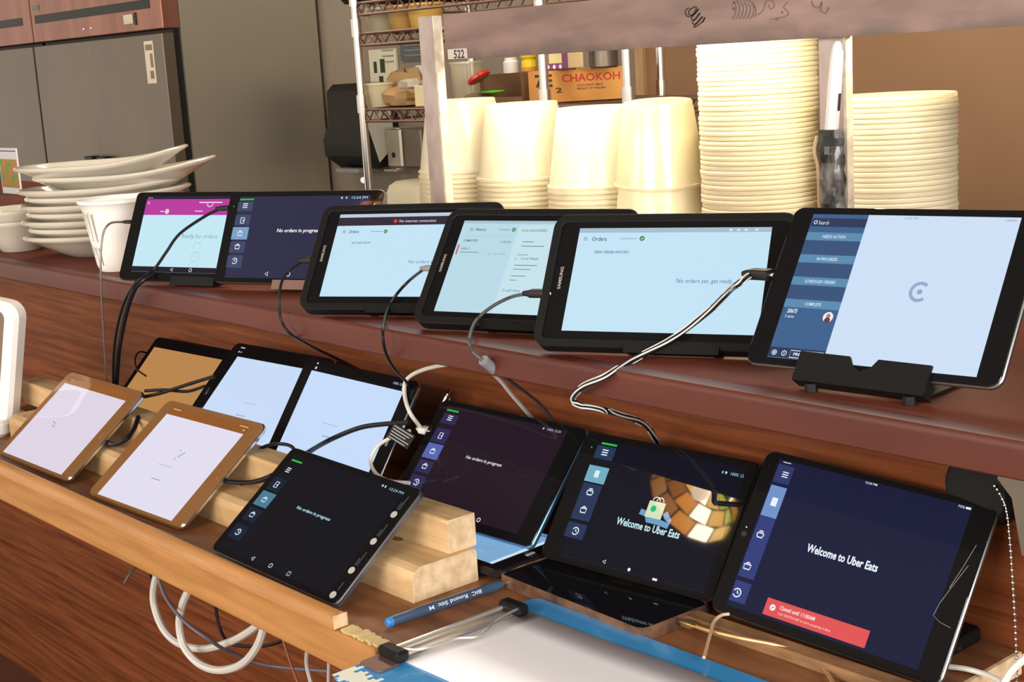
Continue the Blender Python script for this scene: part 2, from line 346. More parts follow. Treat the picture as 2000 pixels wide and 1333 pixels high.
# marker taped to the post and the taped sheath below it
p0 = at(1637,80,1.392); p1 = at(1622,282,1.392)
mk = thing('marker_pen', 'fat white marker taped upright to the steel post', 'marker', (p1.x,p1.y,p1.z))
ax = (p0-p1); Lm = ax.length
mm = ax.to_track_quat('Z','Y').to_matrix().to_4x4()
MB().lathe([(0.0074,0),(0.0080,0.002),(0.0079,Lm*0.55),(0.0074,Lm-0.020),(0.0072,Lm-0.012),(0.0060,Lm-0.004),(0.0030,Lm)],18).build('barrel', principled('marker_white',(0.66,0.66,0.69),0.3), mk, mm)
MB().box(-0.0022,0.0022,-0.0083,-0.0078,0.040,0.060).build('printed_mark', M_INK, mk, mm)
q = at(1626,345,1.388)
sh = thing('taped_sheath', 'dark sheath wrapped in crumpled clear tape below the white marker', 'sheath', (q.x,q.y,q.z))
mb = MB(); rings = []
rnd = random.Random(3)
for k in range(13):
    z = -0.060+0.115*k/12; rings.append([((0.0165+rnd.uniform(-0.002,0.0025))*math.cos(2*math.pi*i/14), (0.0105+rnd.uniform(-0.0025,0.0025))*math.sin(2*math.pi*i/14), z) for i in range(14)])
mb.loft(rings).build('wrapped_body', noisy('crumpled_tape',(0.02,0.02,0.02),(0.22,0.21,0.20),(1,1,0.5),45,0.2,detail=4,bump=0.8,lo=0.46,hi=0.74), sh, smooth=12)
mb = MB(); pts = spline([(-0.020,0,0.047),(-0.0235,-0.002,0.03),(-0.020,0,0.01),(-0.019,0,-0.02),(-0.019,0.001,-0.058)],4); mb.tube(pts,0.0030,6).build('tape_flap', principled('yellowed_tape',(0.42,0.30,0.16),0.3), sh)

# ---------------------------------------------------------------- containers under the pass shelf
def copies(root, n, f):
    for k in range(n):
        o = root if k == 0 else copy_tree(root); o.location = f(k)
me_cup = MB().lathe([(0.0790,0.000),(0.0805,0.0015),(0.0805,0.0045),(0.0775,0.0055),(0.0765,0.009),(0.0600,0.112),(0.0588,0.114),(0.0586,0.119),(0.0570,0.1212),(0.0530,0.1212),(0.0515,0.1195)],40,False,True)
cup0 = me_cup.build('tub', M_CUP); bpy.data.objects.remove(cup0)
def cup_mesh(m, nm):
    me = bpy.data.meshes.new(nm); me.from_pydata(me_cup.v,[],me_cup.f); me.update(); me.materials.append(m); me.shade_smooth(); me.set_sharp_from_angle(angle=math.radians(40)); return me
MC, MCC = cup_mesh(M_CUP,'deep_tub'), cup_mesh(M_CLEAR,'deep_tub_clear')
MCC2 = cup_mesh(M_CLEAR2,'deep_tub_clear_top')
def nth(n): return '%d%s' % (n, 'th' if 10 <= n % 100 <= 20 else {1:'st',2:'nd',3:'rd'}.get(n % 10,'th'))
def stack(px, py, Y, n, label, group, first=MC, top=MCC, sc=1.0):
    p = at(px,py,Y)
    for k in range(n):
        o = bpy.data.objects.new('deep_tub', top if k == n-1 else first); COL.objects.link(o)
        o.location = (p.x+0.0006*math.sin(k*2.1), p.y+0.0006*math.cos(k*1.7), 1.0504+0.0080*k)
        o.rotation_euler = (0,0,k*0.7); o.scale = (sc,sc,1)
        tag(o, ('topmost ' if k == n-1 else nth(n-k)+' from the top: ')+label, 'container', group)
    return p
stack(908,330,1.55,16,'upturned ivory tub in the stack behind the left steel post','upturned tubs behind the post')
stack(1026,330,1.55,15,'upturned ivory tub in the second stack from the left steel post','upturned tubs in the second stack')
stack(1164,330,1.55,14,'upturned ivory tub in the third stack from the left steel post','upturned tubs in the third stack', sc=0.95)
p = stack(1288,330,1.545,9,'upturned ivory tub in the low stack beside the tall ribbed stack','upturned tubs in the low stack', MC, MC, 0.86)
o = bpy.data.objects.new('deep_tub', MCC2); COL.objects.link(o); o.location = (p.x+0.002,p.y,1.0504+0.1105); o.rotation_euler = (0.06,0.05,0); o.scale = (0.86,0.86,1)
tag(o,'clear empty tub upturned loosely on the low stack of ivory tubs','container')
MLID = MB().lathe([(0.066,-0.012),(0.0765,-0.0045),(0.0790,-0.001),(0.0826,-0.0010),(0.0835,0.0006),(0.0832,0.0040),(0.0815,0.0050),(0.0790,0.0042),(0.0750,-0.003),(0.0650,-0.0105)],44,True,True).build('ribbed_tub', M_CUP)
bpy.data.objects.remove(MLID); MLID = bpy.data.meshes['ribbed_tub']
def lids(px, Y, n, label, group, sc=1.0):
    p = at(px,330,Y)
    for k in range(n):
        o = bpy.data.objects.new('ribbed_tub', MLID); COL.objects.link(o)
        o.location = (p.x+0.0007*math.sin(k*1.3), p.y+0.0007*math.cos(k*2.3), 1.0625+0.00668*k); o.rotation_euler = (0,0,k*1.1); o.scale = (sc,sc,1)
        tag(o, ('topmost ' if k == n-1 else nth(n-k)+' from the top: ')+label, 'container', group)
lids(1484,1.57,47,'round ivory container of the tall ribbed stack reaching the header','containers in the tall ribbed stack', 0.985)
lids(1741,1.60,33,'round ivory container of the shorter ribbed stack by the post','containers in the shorter ribbed stack')

# ---------------------------------------------------------------- crockery at the left end of the ledge
def oval_dish(label, loc, rz, rise, L=0.145, W=0.098, tilt=(0,0), foot=0.042):
    t = thing('oval_dish', label, 'dish', loc, rz, 'cream oval dishes on the ledge')
    t.rotation_euler = (tilt[0],tilt[1],rz)
    seg = 48
    def ring(s, z, e=0.0):
        out = []
        for i in range(seg):
            a = 2*math.pi*i/seg; ca, sa = math.cos(a), math.sin(a)
            lift = rise*max(0,ca)**2.2*max(0,(s-0.45)/0.55)**1.5
            ext = 1+0.22*max(0,ca)**4*(rise/0.04)*max(0,(s-0.6)/0.4)
            out.append(((L*s+e)*ca*ext, (W*s+e)*sa, z+lift))
        return out
    R = [ring(0.42,0.0),ring(0.45,0.001),ring(0.62,0.012),ring(0.82,0.026),ring(0.93,0.033,0),ring(1.0,0.0365),ring(1.0,0.0395,0.0010),ring(0.985,0.0425),ring(0.955,0.043),ring(0.92,0.0405),ring(0.80,0.031),ring(0.60,0.017),ring(0.42,0.007)]
    MB().loft(R).build('dish_body', M_CERAMIC, t, smooth=50)
    return t
dA = Vector((-2.455,1.125,1.05)); nm = ['lowest','second','third','fourth','fifth','sixth','seventh']
for k in range(7):
    f = 0.006*(1 if k % 2 else -1)
    oval_dish(nm[k]+' cream oval dish from the bottom of the stack', (dA.x+0.64*f,dA.y+0.77*f,1.0503+0.0138*k),math.radians(50),0.0015*k)
oval_dish('long cream dish with a raised right tip just below the topmost dish', (dA.x+0.022,dA.y+0.026,1.0503+0.0138*7.5),math.radians(50),0.021,0.155,0.098)
oval_dish('topmost cream oval dish of the stack with a curled right lip', (dA.x-0.004,dA.y-0.005,1.0503+0.0138*8.9),math.radians(50),0.024,0.146,0.098)
def bowl(label, loc, R=0.082):
    return tag(MB().lathe([(0.036,0),(0.038,0.0015),(0.055,0.024),(R-0.004,0.052),(R,0.056),(R,0.060),(R-0.004,0.0605),(R-0.010,0.054),(0.050,0.026),(0.030,0.008)],40).build('soup_bowl', M_CERAMIC, None, Matrix.Translation(loc), 50), label, 'bowl', 'white bowls at the far left')
bl = Vector((-2.70,1.06,1.05))
bowl('lower white bowl resting on the ledge at the far left', (bl.x,bl.y,1.0503)); bowl('upper white bowl nested in the one at the far left', (bl.x+0.002,bl.y+0.002,1.0703))
# slotted plastic basket
bk = atz(236,534,1.05); bk = Vector((-2.235,1.045,1.05))
bs = thing('slotted_basket', 'white slotted plastic cutlery basket between the dishes and the magenta-bar tablet', 'basket', (bk.x,bk.y,1.0505))
prof = [(0.038,0.0),(0.042,0.010),(0.047,0.040),(0.0475,0.045),(0.0485,0.050),(0.0555,0.096),(0.057,0.102),(0.060,0.110),(0.063,0.1125),(0.063,0.118),(0.0605,0.1185)]
seg = 56; rings = [[(r*math.cos(2*math.pi*i/seg), r*math.sin(2*math.pi*i/seg), z) for i in range(seg)] for r, z in prof]
mb = MB(); vs = [p for r in rings for p in r]; fs = []
for k in range(len(prof)-1):
    for i in range(seg):
        sector = math.degrees(2*math.pi*(i+0.5)/seg); open_ = k in (1,4) and i % 2 == 0 and ((222 < sector < 292) or (40 < sector < 110))
        if not open_: fs.append((k*seg+i,k*seg+(i+1)%seg,(k+1)*seg+(i+1)%seg,(k+1)*seg+i))
fs.append(tuple(reversed(range(seg)))); mb.add(vs,fs); bo = mb.build('basket_wall', M_WHITE, bs, None, 40)
sm = bo.modifiers.new('thick','SOLIDIFY'); sm.thickness = 0.0016; sm.offset = -1
# table card with a food photo
cp = at(8,345,1.62)
tc_ = thing('table_card', 'upright card printed with a salad photo at the far left edge', 'card', (-4.12,1.62,1.0505))
MB().box(-0.09,0.045,-0.002,0.002,0.0,0.132).build('card_sheet', M_PAPER, tc_)
MB().box(-0.085,0.040,-0.0026,-0.0021,0.018,0.100).build('salad_photo', noisy('salad_print',(0.16,0.36,0.03),(0.62,0.20,0.08),(1,1,1),32,0.5,detail=2,lo=0.42,hi=0.6), tc_)
MB().box(-0.085,0.040,-0.0026,-0.0021,0.122,0.125).build('blue_rule', principled('blue_print',(0.03,0.05,0.25),0.5), tc_)
# ---------------------------------------------------------------- kitchen behind: fridges, rack, wall fittings
def fridge(label, x0):
    t = thing('reach_in_fridge', label, 'fridge', (x0,3.1,0.0), 0, 'steel fridges along the back wall')
    W = 1.395
    MB().box(0,W,0.03,0.74,0.10,2.02).build('cabinet', M_STEEL, t)
    MB().box(0.012,W-0.012,-0.002,0.03,0.12,1.56).build('gasket', M_BLACK, t)
    for k in range(4):
        MB().cyl((0.08+(W-0.16)*(k%2),0.12+0.5*(k//2),0.0),(0.08+(W-0.16)*(k%2),0.12+0.5*(k//2),0.10),0.025,10).build('foot', M_BLACK, t)
    for k in range(2):
        d0, d1 = (0.004,0.645) if k == 0 else (0.649,W-0.004)
        d = MB().box(d0,d1,-0.062,-0.002,0.13,1.545,0.004).build('door', M_STEEL_D, t)
        xh = d1-0.055 if k == 0 else d0+0.025
        h = MB(); h.box(xh,xh+0.030,-0.100,-0.088,0.66,0.985,0.003); h.box(xh-0.055 if k==0 else xh,xh+0.03 if k==0 else xh+0.085,-0.100,-0.062,0.985,1.0,0.003); h.box(xh,xh+0.03,-0.09,-0.062,0.66,0.68)
        h.build('handle', M_BLACK, d)
    pn = MB().box(0.0,W,-0.055,0.03,1.562,2.02,0.004).build('top_panel', M_STEEL_RED, t)
    MB().box(0.045,W-0.10,-0.0565,-0.0545,1.655,1.695).build('vent_slot', M_BLACK, pn)
    MB().box(0.03,0.11,-0.058,-0.054,1.72,1.745).build('badge', M_STEEL_D, pn)
    for x in (0.60,0.68): MB().lathe([(0.008,0),(0.006,0.003)],10).build('screw', M_CHROME, pn, Matrix.Translation((x,-0.0552,1.60)) @ RX90)
    return t, pn
f1, pn1 = fridge('wide two-door steel fridge with red-tinted top panel and white sticker', -7.255)
MB().box(1.03,1.12,-0.0585,-0.0555,1.598,1.64,0.002).build('thermostat_plate', principled('cream_label',(0.60,0.55,0.42),0.5), pn1)
MB().box(1.135,1.155,-0.0585,-0.0555,1.59,1.645).build('switch', M_BLACK, pn1)
dr = [c for c in f1.children if c.name.startswith('door')][1]
stk = MB().box(1.215,1.30,-0.0632,-0.0622,1.33,1.515).build('sticker', principled('sticker_cream',(0.66,0.58,0.46),0.5), dr)
for z0, z1, x0, x1 in ((1.475,1.50,1.225,1.29),(1.40,1.46,1.262,1.288),(1.35,1.385,1.25,1.285)):
    MB().box(x0,x1,-0.0636,-0.0632,z0,z1).build('sticker_print', principled('sticker_ink',(0.22,0.15,0.11),0.6), dr)
fridge('steel fridge at the far left, cut off by the picture edge', -8.665)

# wire rack: chrome posts, trussed wire shelves
rk = thing('wire_rack', 'chrome wire shelving rack loaded with containers and boxes', 'shelving rack', (0,0,0))
RX0, RX1, RY0, RY1 = -3.606, -2.49, 2.50, 2.93
for x in (RX0,-2.79,RX1):
    for y in (RY0,RY1):
        mb = MB().cyl((x,y,0.0),(x,y,1.80),0.0125,12)
        for z in (1.245,1.467,1.555): mb.cyl((x,y,z-0.028),(x,y,z+0.024),0.0165,12)
        mb.build('post', M_CHROME, rk)
M_WIRE = principled('rusty_wire',(0.21,0.125,0.095),0.45,0.6)
for zs in (0.30,0.85,1.225,1.447,1.535):
    s = MB()
    for (a, b) in (((RX0,RY0),(RX1,RY0)),((RX0,RY1),(RX1,RY1)),((RX0,RY0),(RX0,RY1)),((RX1,RY0),(RX1,RY1))):
        A, B = Vector((*a,zs)), Vector((*b,zs)); s.cyl(A,B,0.0042,6); s.cyl(A-Vector((0,0,0.034)),B-Vector((0,0,0.034)),0.0042,6)
        n = max(2,int((B-A).length/0.055))
        for i in range(n):
            p = A.lerp(B,i/n); m_ = A.lerp(B,(i+0.5)/n)-Vector((0,0,0.034)); q = A.lerp(B,(i+1)/n)
            s.cyl(p,m_,0.0024,5); s.cyl(m_,q,0.0024,5)
    n = 30
    for i in range(1,n): x = RX0+(RX1-RX0)*i/n; s.cyl((x,RY0,zs),(x,RY1,zs),0.0022,5)
    for y in (RY0+0.14,RY0+0.29): s.cyl((RX0,y,zs-0.004),(RX1,y,zs-0.004),0.0035,5)
    s.build('wire_shelf', M_WIRE, rk)

def cupthing(name, label, cat, loc, r0, r1, h, m, group=None, rim=True):
    t = thing(name, label, cat, loc, 0, group)
    MB().lathe([(r0*0.97,0),(r0,0.002),(r1,h-0.006)],24).build('cup_body', m, t)
    MB().lathe([(r1-0.001,h-0.007),(r1+0.003,h-0.006),(r1+0.003,h),(r1-0.002,h)],24).build('rim', m if rim else M_WHITE, t)
    return t
M_SOUP = translucent('tub_of_sauce',(0.62,0.38,0.13),0.3,0.08,0.05); M_SOUP2 = translucent('tub_of_yellow_rice',(0.80,0.52,0.14),0.3,0.08,0.03)
zz = 1.4515
for px, lb, m, Y in ((749,'clear empty deli tub on the upper wire shelf beside the chrome post',M_CLEAR2,2.60),(793,'deli tub of brown sauce on the upper wire shelf, middle of three',M_SOUP,2.60),(833,'deli tub of yellow food on the upper wire shelf by the steel post',M_SOUP2,2.60)):
    p = at(px,60,Y); cupthing('deli_tub', lb, 'tub', (p.x,p.y,zz), 0.043, 0.054, 0.070, m, 'deli tubs on the upper wire shelf')
for px, lb in ((960,'clear tub on the top wire shelf above the steel header, left one'),(1030,'clear tub on the top wire shelf above the steel header, right one')):
    p = at(px,10,2.62); cupthing('deli_tub', lb, 'tub', (p.x,p.y,1.5395), 0.045, 0.056, 0.075, M_CLEAR2, 'deli tubs on the top wire shelf')
p = at(800,8,2.66); t = thing('black_tray', 'shallow black tray on the top wire shelf', 'tray', (p.x,p.y,1.5395))
MB().loft([[(x*0.9,y*0.9,0.0) for x,y in rrect(0.42,0.26,0.03)],[(x,y,0.026) for x,y in rrect(0.42,0.26,0.03)],[(x*0.95,y*0.95,0.024) for x,y in rrect(0.42,0.26,0.03)],[(x*0.87,y*0.87,0.004) for x,y in rrect(0.42,0.26,0.03)]]).build('tray_body', M_BLACK, t)
ZS = 1.2295
p = at(741,205,2.57); cupthing('deli_tub', 'empty cream tub on the middle wire shelf beside crumpled paper bags', 'tub', (p.x,p.y,ZS), 0.036, 0.046, 0.072, translucent('cream_tub',(0.80,0.72,0.50),0.3,0.05), None)
# crumpled kraft bags
def crumple(name, label, cat, loc, sx, sy, sz, m, seed, group=None):
    r = random.Random(seed); rings = []
    for k in range(7):
        a = math.pi*k/6; rr = max(0.02,math.sin(a)**0.6)
        rings.append([(sx*rr*math.cos(2*math.pi*i/11)*r.uniform(0.72,1.1), sy*rr*math.sin(2*math.pi*i/11)*r.uniform(0.72,1.1), max(0.0005, sz*(1-math.cos(a))/2*r.uniform(0.8,1.15))) for i in range(11)])
    return tag(MB().loft(rings).build(name, m, None, Matrix.Translation(loc), 10), label, cat, group)
p = at(790,200,2.60); crumple('paper_bag','crumpled kraft paper bag on the middle wire shelf','paper bag',(p.x,p.y,ZS),0.080,0.07,0.055,M_KRAFT,4,'kraft bags on the wire shelf')
p = at(800,180,2.68); crumple('paper_bag','folded kraft paper bag slumped over the cream tub','paper bag',(p.x-0.02,p.y,ZS),0.10,0.05,0.105,M_KRAFT,9,'kraft bags on the wire shelf')
p = at(800,188,2.55); crumple('paper_towel_wad','grey crumpled paper wad lying on the kraft bags','paper',(p.x+0.01,p.y-0.005,ZS+0.050),0.055,0.03,0.030,principled('grey_paper',(0.44,0.39,0.30),0.8),15)
p = at(838,150,2.82); cupthing('paper_cup','white lidded cup behind the kraft paper bags','cup',(p.x+0.012,p.y,ZS),0.034,0.045,0.115,M_WHITE)
p = at(830,185,2.56); tag(MB().box(-0.026,0.026,-0.03,0.03,0,0.060,0.002).build('cream_box', principled('cream_card',(0.66,0.55,0.33),0.6), None, Matrix.Translation((p.x+0.015,p.y,ZS))), 'small cream box at the end of the middle wire shelf','box')
# goods seen between header and tubs
bw, bd = 0.252, 0.17; bc = at(1126,165,2.70); bh = 0.083
bx = thing('cardboard_carton', 'orange cardboard carton printed with red and green lettering', 'carton', (bc.x-bw/2*math.cos(math.radians(46))+0.06*math.sin(math.radians(46)),bc.y-bw/2*math.sin(math.radians(46))-0.06*math.cos(math.radians(46)),ZS), math.radians(46))
MB().box(0,bw,0,bd,0,bh).build('carton_body', M_CARDB, bx, None, 0)
RED = principled('carton_red',(0.50,0.035,0.012),0.7); GRN = principled('carton_green',(0.02,0.035,0.012),0.7)
def carton_txt(s, x0, x1, zc, h, m, bold=0.01): place('printed_text', fit_text(s,x0,x1,0,h,bold), m, bx, Matrix.Translation((0,-0.0008,zc)) @ RX90, 0)
fx = lambda px: bw*(px-1030.0)/191.0
carton_txt('CHAOKOH', fx(1097), fx(1214), bh-0.022, 0.021, RED, 0.02)
carton_txt('COCONUT MILK', fx(1127), fx(1180), bh-0.042, 0.0055, GRN)
carton_txt('PRODUCT OF THAILAND', fx(1127), fx(1184), bh-0.051, 0.0055, GRN)
carton_txt('7E', fx(1043), fx(1078), bh-0.026, 0.034, GRN, 0.03)
carton_txt('2', fx(1084), fx(1097), bh-0.052, 0.014, GRN, 0.03)
pq = at(945,160,2.62); ob = thing('open_carton','open empty brown cardboard carton left of the orange carton','carton',(pq.x,2.60,ZS)); ow = 0.185
M_CB = noisy('brown_cardboard',(0.13,0.065,0.03),(0.20,0.11,0.055),(1,1,1),5,0.8)
for a in ((0,ow,0,0.004,0,0.018),(0,ow,0.15,0.154,0,0.082),(0,0.004,0.004,0.15,0,0.080),(ow-0.004,ow,0.004,0.15,0,0.080),(0,ow,0.004,0.15,0,0.003)):
    MB().box(*a).build('panel', M_CB, ob)
def bottle(label, px, Y, r, h, mb_, mc, capr):
    p = at(px,120,Y); t = thing('spice_bottle', label, 'bottle', (p.x,p.y,ZS), 0, 'bottles behind the orange carton')
    MB().lathe([(r*0.9,0),(r,0.004),(r,h-0.032),(r*0.85,h-0.024),(capr*0.9,h-0.022)],20).build('bottle_body', mb_, t)
    MB().lathe([(capr,h-0.022),(capr*1.03,h-0.020),(capr*1.03,h-0.002),(capr*0.95,h)],20).build('cap', mc, t)
    MB().lathe([(r*1.01,h*0.30),(r*1.01,h*0.66)],20,False,False).build('label_band', principled('orange_label',(0.68,0.28,0.03),0.5), t)
M_YEL = principled('yellow_plastic',(0.80,0.58,0.01),0.4)
bottle('spice bottle with a big yellow cap beside the chrome post', 1033, 2.82, 0.022, 0.141, M_YEL, M_YEL, 0.0235)
bottle('small orange bottle with a yellow cap right of the chrome post', 1071, 2.82, 0.014, 0.136, principled('orange_plastic',(0.72,0.26,0.03),0.4), M_YEL, 0.0125)
p = at(998,120,2.82); t = thing('white_jar','white plastic jar with ridged lid behind the open carton','jar',(p.x,2.82,ZS))
MB().lathe([(0.023,0),(0.024,0.003),(0.024,0.110),(0.020,0.114)],20).build('jar_body', M_WHITE, t); MB().lathe([(0.019,0.114),(0.019,0.122),(0.017,0.123)],20).build('lid', M_WHITE, t)
p = at(930,165,2.62); cupthing('deli_tub','clear tub with a pale label on the middle wire shelf behind the tubs','tub',(p.x-0.09,2.66,ZS),0.040,0.046,0.12,M_CLEAR2)
p = at(937,152,2.58); tag(MB().lathe([(0.030,0),(0.034,0.002),(0.034,0.010),(0.031,0.012)],28).build('red_lid', principled('red_plastic',(0.62,0.03,0.03),0.3), None, Matrix.Translation((p.x,p.y,p.z-0.004)) @ Matrix.Rotation(math.radians(-28),4,'Y') @ Matrix.Rotation(math.radians(12),4,'X')),'tilted red plastic lid left of the open brown carton','lid')
p = at(940,170,2.58); tag(MB().lathe([(0.030,0),(0.033,0.003),(0.030,0.006)],28).build('green_lid', principled('green_plastic',(0.10,0.48,0.02),0.35), None, Matrix.Translation((p.x,2.62,ZS+0.030))),'flat green lid under the tilted red lid','lid')
p = at(930,175,2.62); crumple('produce_sack','lumpy sack carrying the coloured lids on the wire shelf','sack',(p.x,2.62,ZS),0.05,0.045,0.030,principled('sack_dark',(0.16,0.12,0.08),0.8),21)
# purple packet, tan bag and steel pot on top of the carton
zc_ = ZS+bh+0.0005
p = at(1092,125,2.66); t = thing('snack_packet','purple and yellow packet standing on the orange carton','packet',(at(1092,125,2.62).x,2.62,zc_)); 
MB().box(-0.042,0.060,-0.008,0.010,0,0.052,0.004).build('packet_body', principled('purple_pack',(0.20,0.05,0.17),0.35), t); MB().box(-0.030,0.020,-0.0088,-0.008,0.018,0.050).build('yellow_window', principled('pale_yellow',(0.72,0.62,0.28),0.35), t)
for k in range(3): MB().lathe([(0.006,0),(0.006,0.0006)],6).build('printed_flower', M_WHITE, t, Matrix.Translation((-0.034+0.024*k,-0.0084,0.009)) @ RX90)
t = thing('tan_paper_bag','flat tan paper packet leaning on the purple packet','paper bag',(at(1130,120,2.60).x,2.59,zc_)); MB().box(-0.027,0.027,-0.004,0.004,0.004,0.060,0.002).build('bag_body', principled('tan_paper',(0.60,0.43,0.22),0.7), t)
t = thing('steel_pot','small steel pot standing on the right end of the orange carton','pot',(at(1190,120,2.68).x,2.66,zc_)); MB().lathe([(0.034,0),(0.038,0.004),(0.038,0.044),(0.040,0.046),(0.040,0.048),(0.036,0.047),(0.035,0.006)],26).build('pot_body', M_STEEL_D, t)

# wall fittings
a = at(653,165,3.74); b = at(742,330,3.74)
pd = thing('paper_towel_dispenser','black paper towel dispenser with pale curved side on the back wall','dispenser',((a.x+b.x)/2,3.86,b.z)); W2 = (b.x-a.x)/2; H2 = a.z-b.z
pr = [(0,0.02),(-0.12,0.0),(-0.20,0.06),(-0.205,H2*0.35),(-0.17,H2*0.55),(-0.165,H2*0.92),(-0.13,H2),(0,H2)]
MB().loft([[(-W2,y,z) for y,z in pr],[(W2,y,z) for y,z in pr]]).build('housing', M_BLACK, pd)
MB().loft([[(W2+0.001,y*1.0-0.03,z) for y,z in [(0,0.1),(-0.09,0.03),(-0.14,0.20),(-0.13,0.36),(-0.02,0.38)]],[(W2+0.006,y*1.0-0.03,z) for y,z in [(0,0.1),(-0.09,0.03),(-0.14,0.20),(-0.13,0.36),(-0.02,0.38)]]]).build('side_panel', principled('pale_grey_plastic',(0.45,0.44,0.38),0.5), pd)
MB().box(-W2*0.6,W2*0.6,-0.19,-0.05,-0.012,0.004).build('paper_mouth', M_GREY, pd)
a = at(780,248,3.84); b = at(832,325,3.84)
sd = thing('soap_dispenser','steel soap dispenser with a sight hole on the back wall','dispenser',(a.x,3.86,b.z)); W2 = b.x-a.x; H2 = a.z-b.z
MB().box(0,W2*0.62,-0.10,0,0,H2,0.008).build('housing', M_STEEL, sd); MB().box(W2*0.66,W2*1.4,-0.09,0,0.0,H2*0.99,0.006).build('housing_wing', M_STEEL_D, sd)
MB().box(0.0,W2*0.62,-0.105,-0.06,H2-0.006,H2+0.004,0.003).build('top_edge', M_CHROME, sd)
MB().lathe([(0.012,0),(0.012,0.002)],14).build('sight_hole', M_BLACK, sd, Matrix.Translation((W2*0.30,-0.1005,0.055)) @ RX90)
MB().box(W2*0.05,W2*0.57,-0.13,-0.09,-0.018,-0.002,0.004).build('push_bar', M_CHROME, sd)
a = at(720,98,3.85); b = at(778,165,3.85)
sg = thing('hand_washing_notice','cream printed instruction notice above the towel dispenser','notice',(a.x,3.852,b.z)); W2 = b.x-a.x; H2 = a.z-b.z
MB().box(0,W2,-0.004,0.006,0,H2).build('sheet', principled('cream_notice',(0.56,0.52,0.40),0.6), sg)
for x, z, ww, hh in ((0.035,0.055,0.022,0.05),(0.085,0.055,0.034,0.06),(0.07,0.005,0.03,0.035)): MB().box(x,x+ww,-0.006,-0.004,z,z+hh).build('printed_picture', GRN, sg)
for k in range(3): MB().box(W2*0.5,W2*0.92,-0.0052,-0.004,H2*0.62+0.025*k,H2*0.62+0.025*k+0.007).build('printed_line', M_GREY, sg)
a = at(786,82,3.85); b = at(835,116,3.85)
pl = thing('dark_wall_plate','dark grey rectangular plate on the wall beside the notice','plate',(a.x,3.853,b.z)); MB().loft([[(x,-0.004,y) for x,y in rrect(0.22,0.095,0.012,cx=0.09,cy=0.045)],[(x,0.006,y) for x,y in rrect(0.22,0.095,0.012,cx=0.09,cy=0.045)]]).build('plate_body', noisy('dark_plate',(0.045,0.05,0.055),(0.075,0.08,0.085),(1,1,6),12,0.35), pl)
for k in range(3): MB().box(0.01,0.15,-0.006,-0.004,0.02+0.022*k,0.024+0.022*k).build('plate_line', M_GREY, pl)
# white jug and faucet below the soap dispenser
a = at(818,352,3.3); jg = thing('white_jug','rounded white plastic jug behind the left steel post','jug',(a.x,3.3,0.62)); hh = a.z-0.62
MB().loft([[(x*s,y*s,z*hh) for x,y in rrect(0.24,0.2,0.06)] for z,s in ((0,0.94),(0.03,1),(0.85,1),(0.95,0.9),(1.0,0.7))]).build('jug_body', principled('jug_plastic',(0.55,0.50,0.36),0.4), jg)
a = at(705,355,3.55); fc = thing('tap','chrome sink tap partly hidden behind the dark tablet','tap',(a.x,3.6,0.0))
MB().tube(spline([(0,0,0.60),(0,0,a.z-0.04),(0,-0.03,a.z),(0.05,-0.07,a.z+0.01)]),0.014,10).build('spout', M_CHROME, fc)
t = thing('sink_cabinet','steel sink cabinet under the wall dispensers','cabinet',(0,0,0)); MB().box(-5.75,-3.75,3.05,3.855,0.0,0.60).build('cabinet_body', M_STEEL_D, t); MB().box(-5.78,-3.72,3.02,3.855,0.60,0.62).build('steel_top', M_STEEL, t)
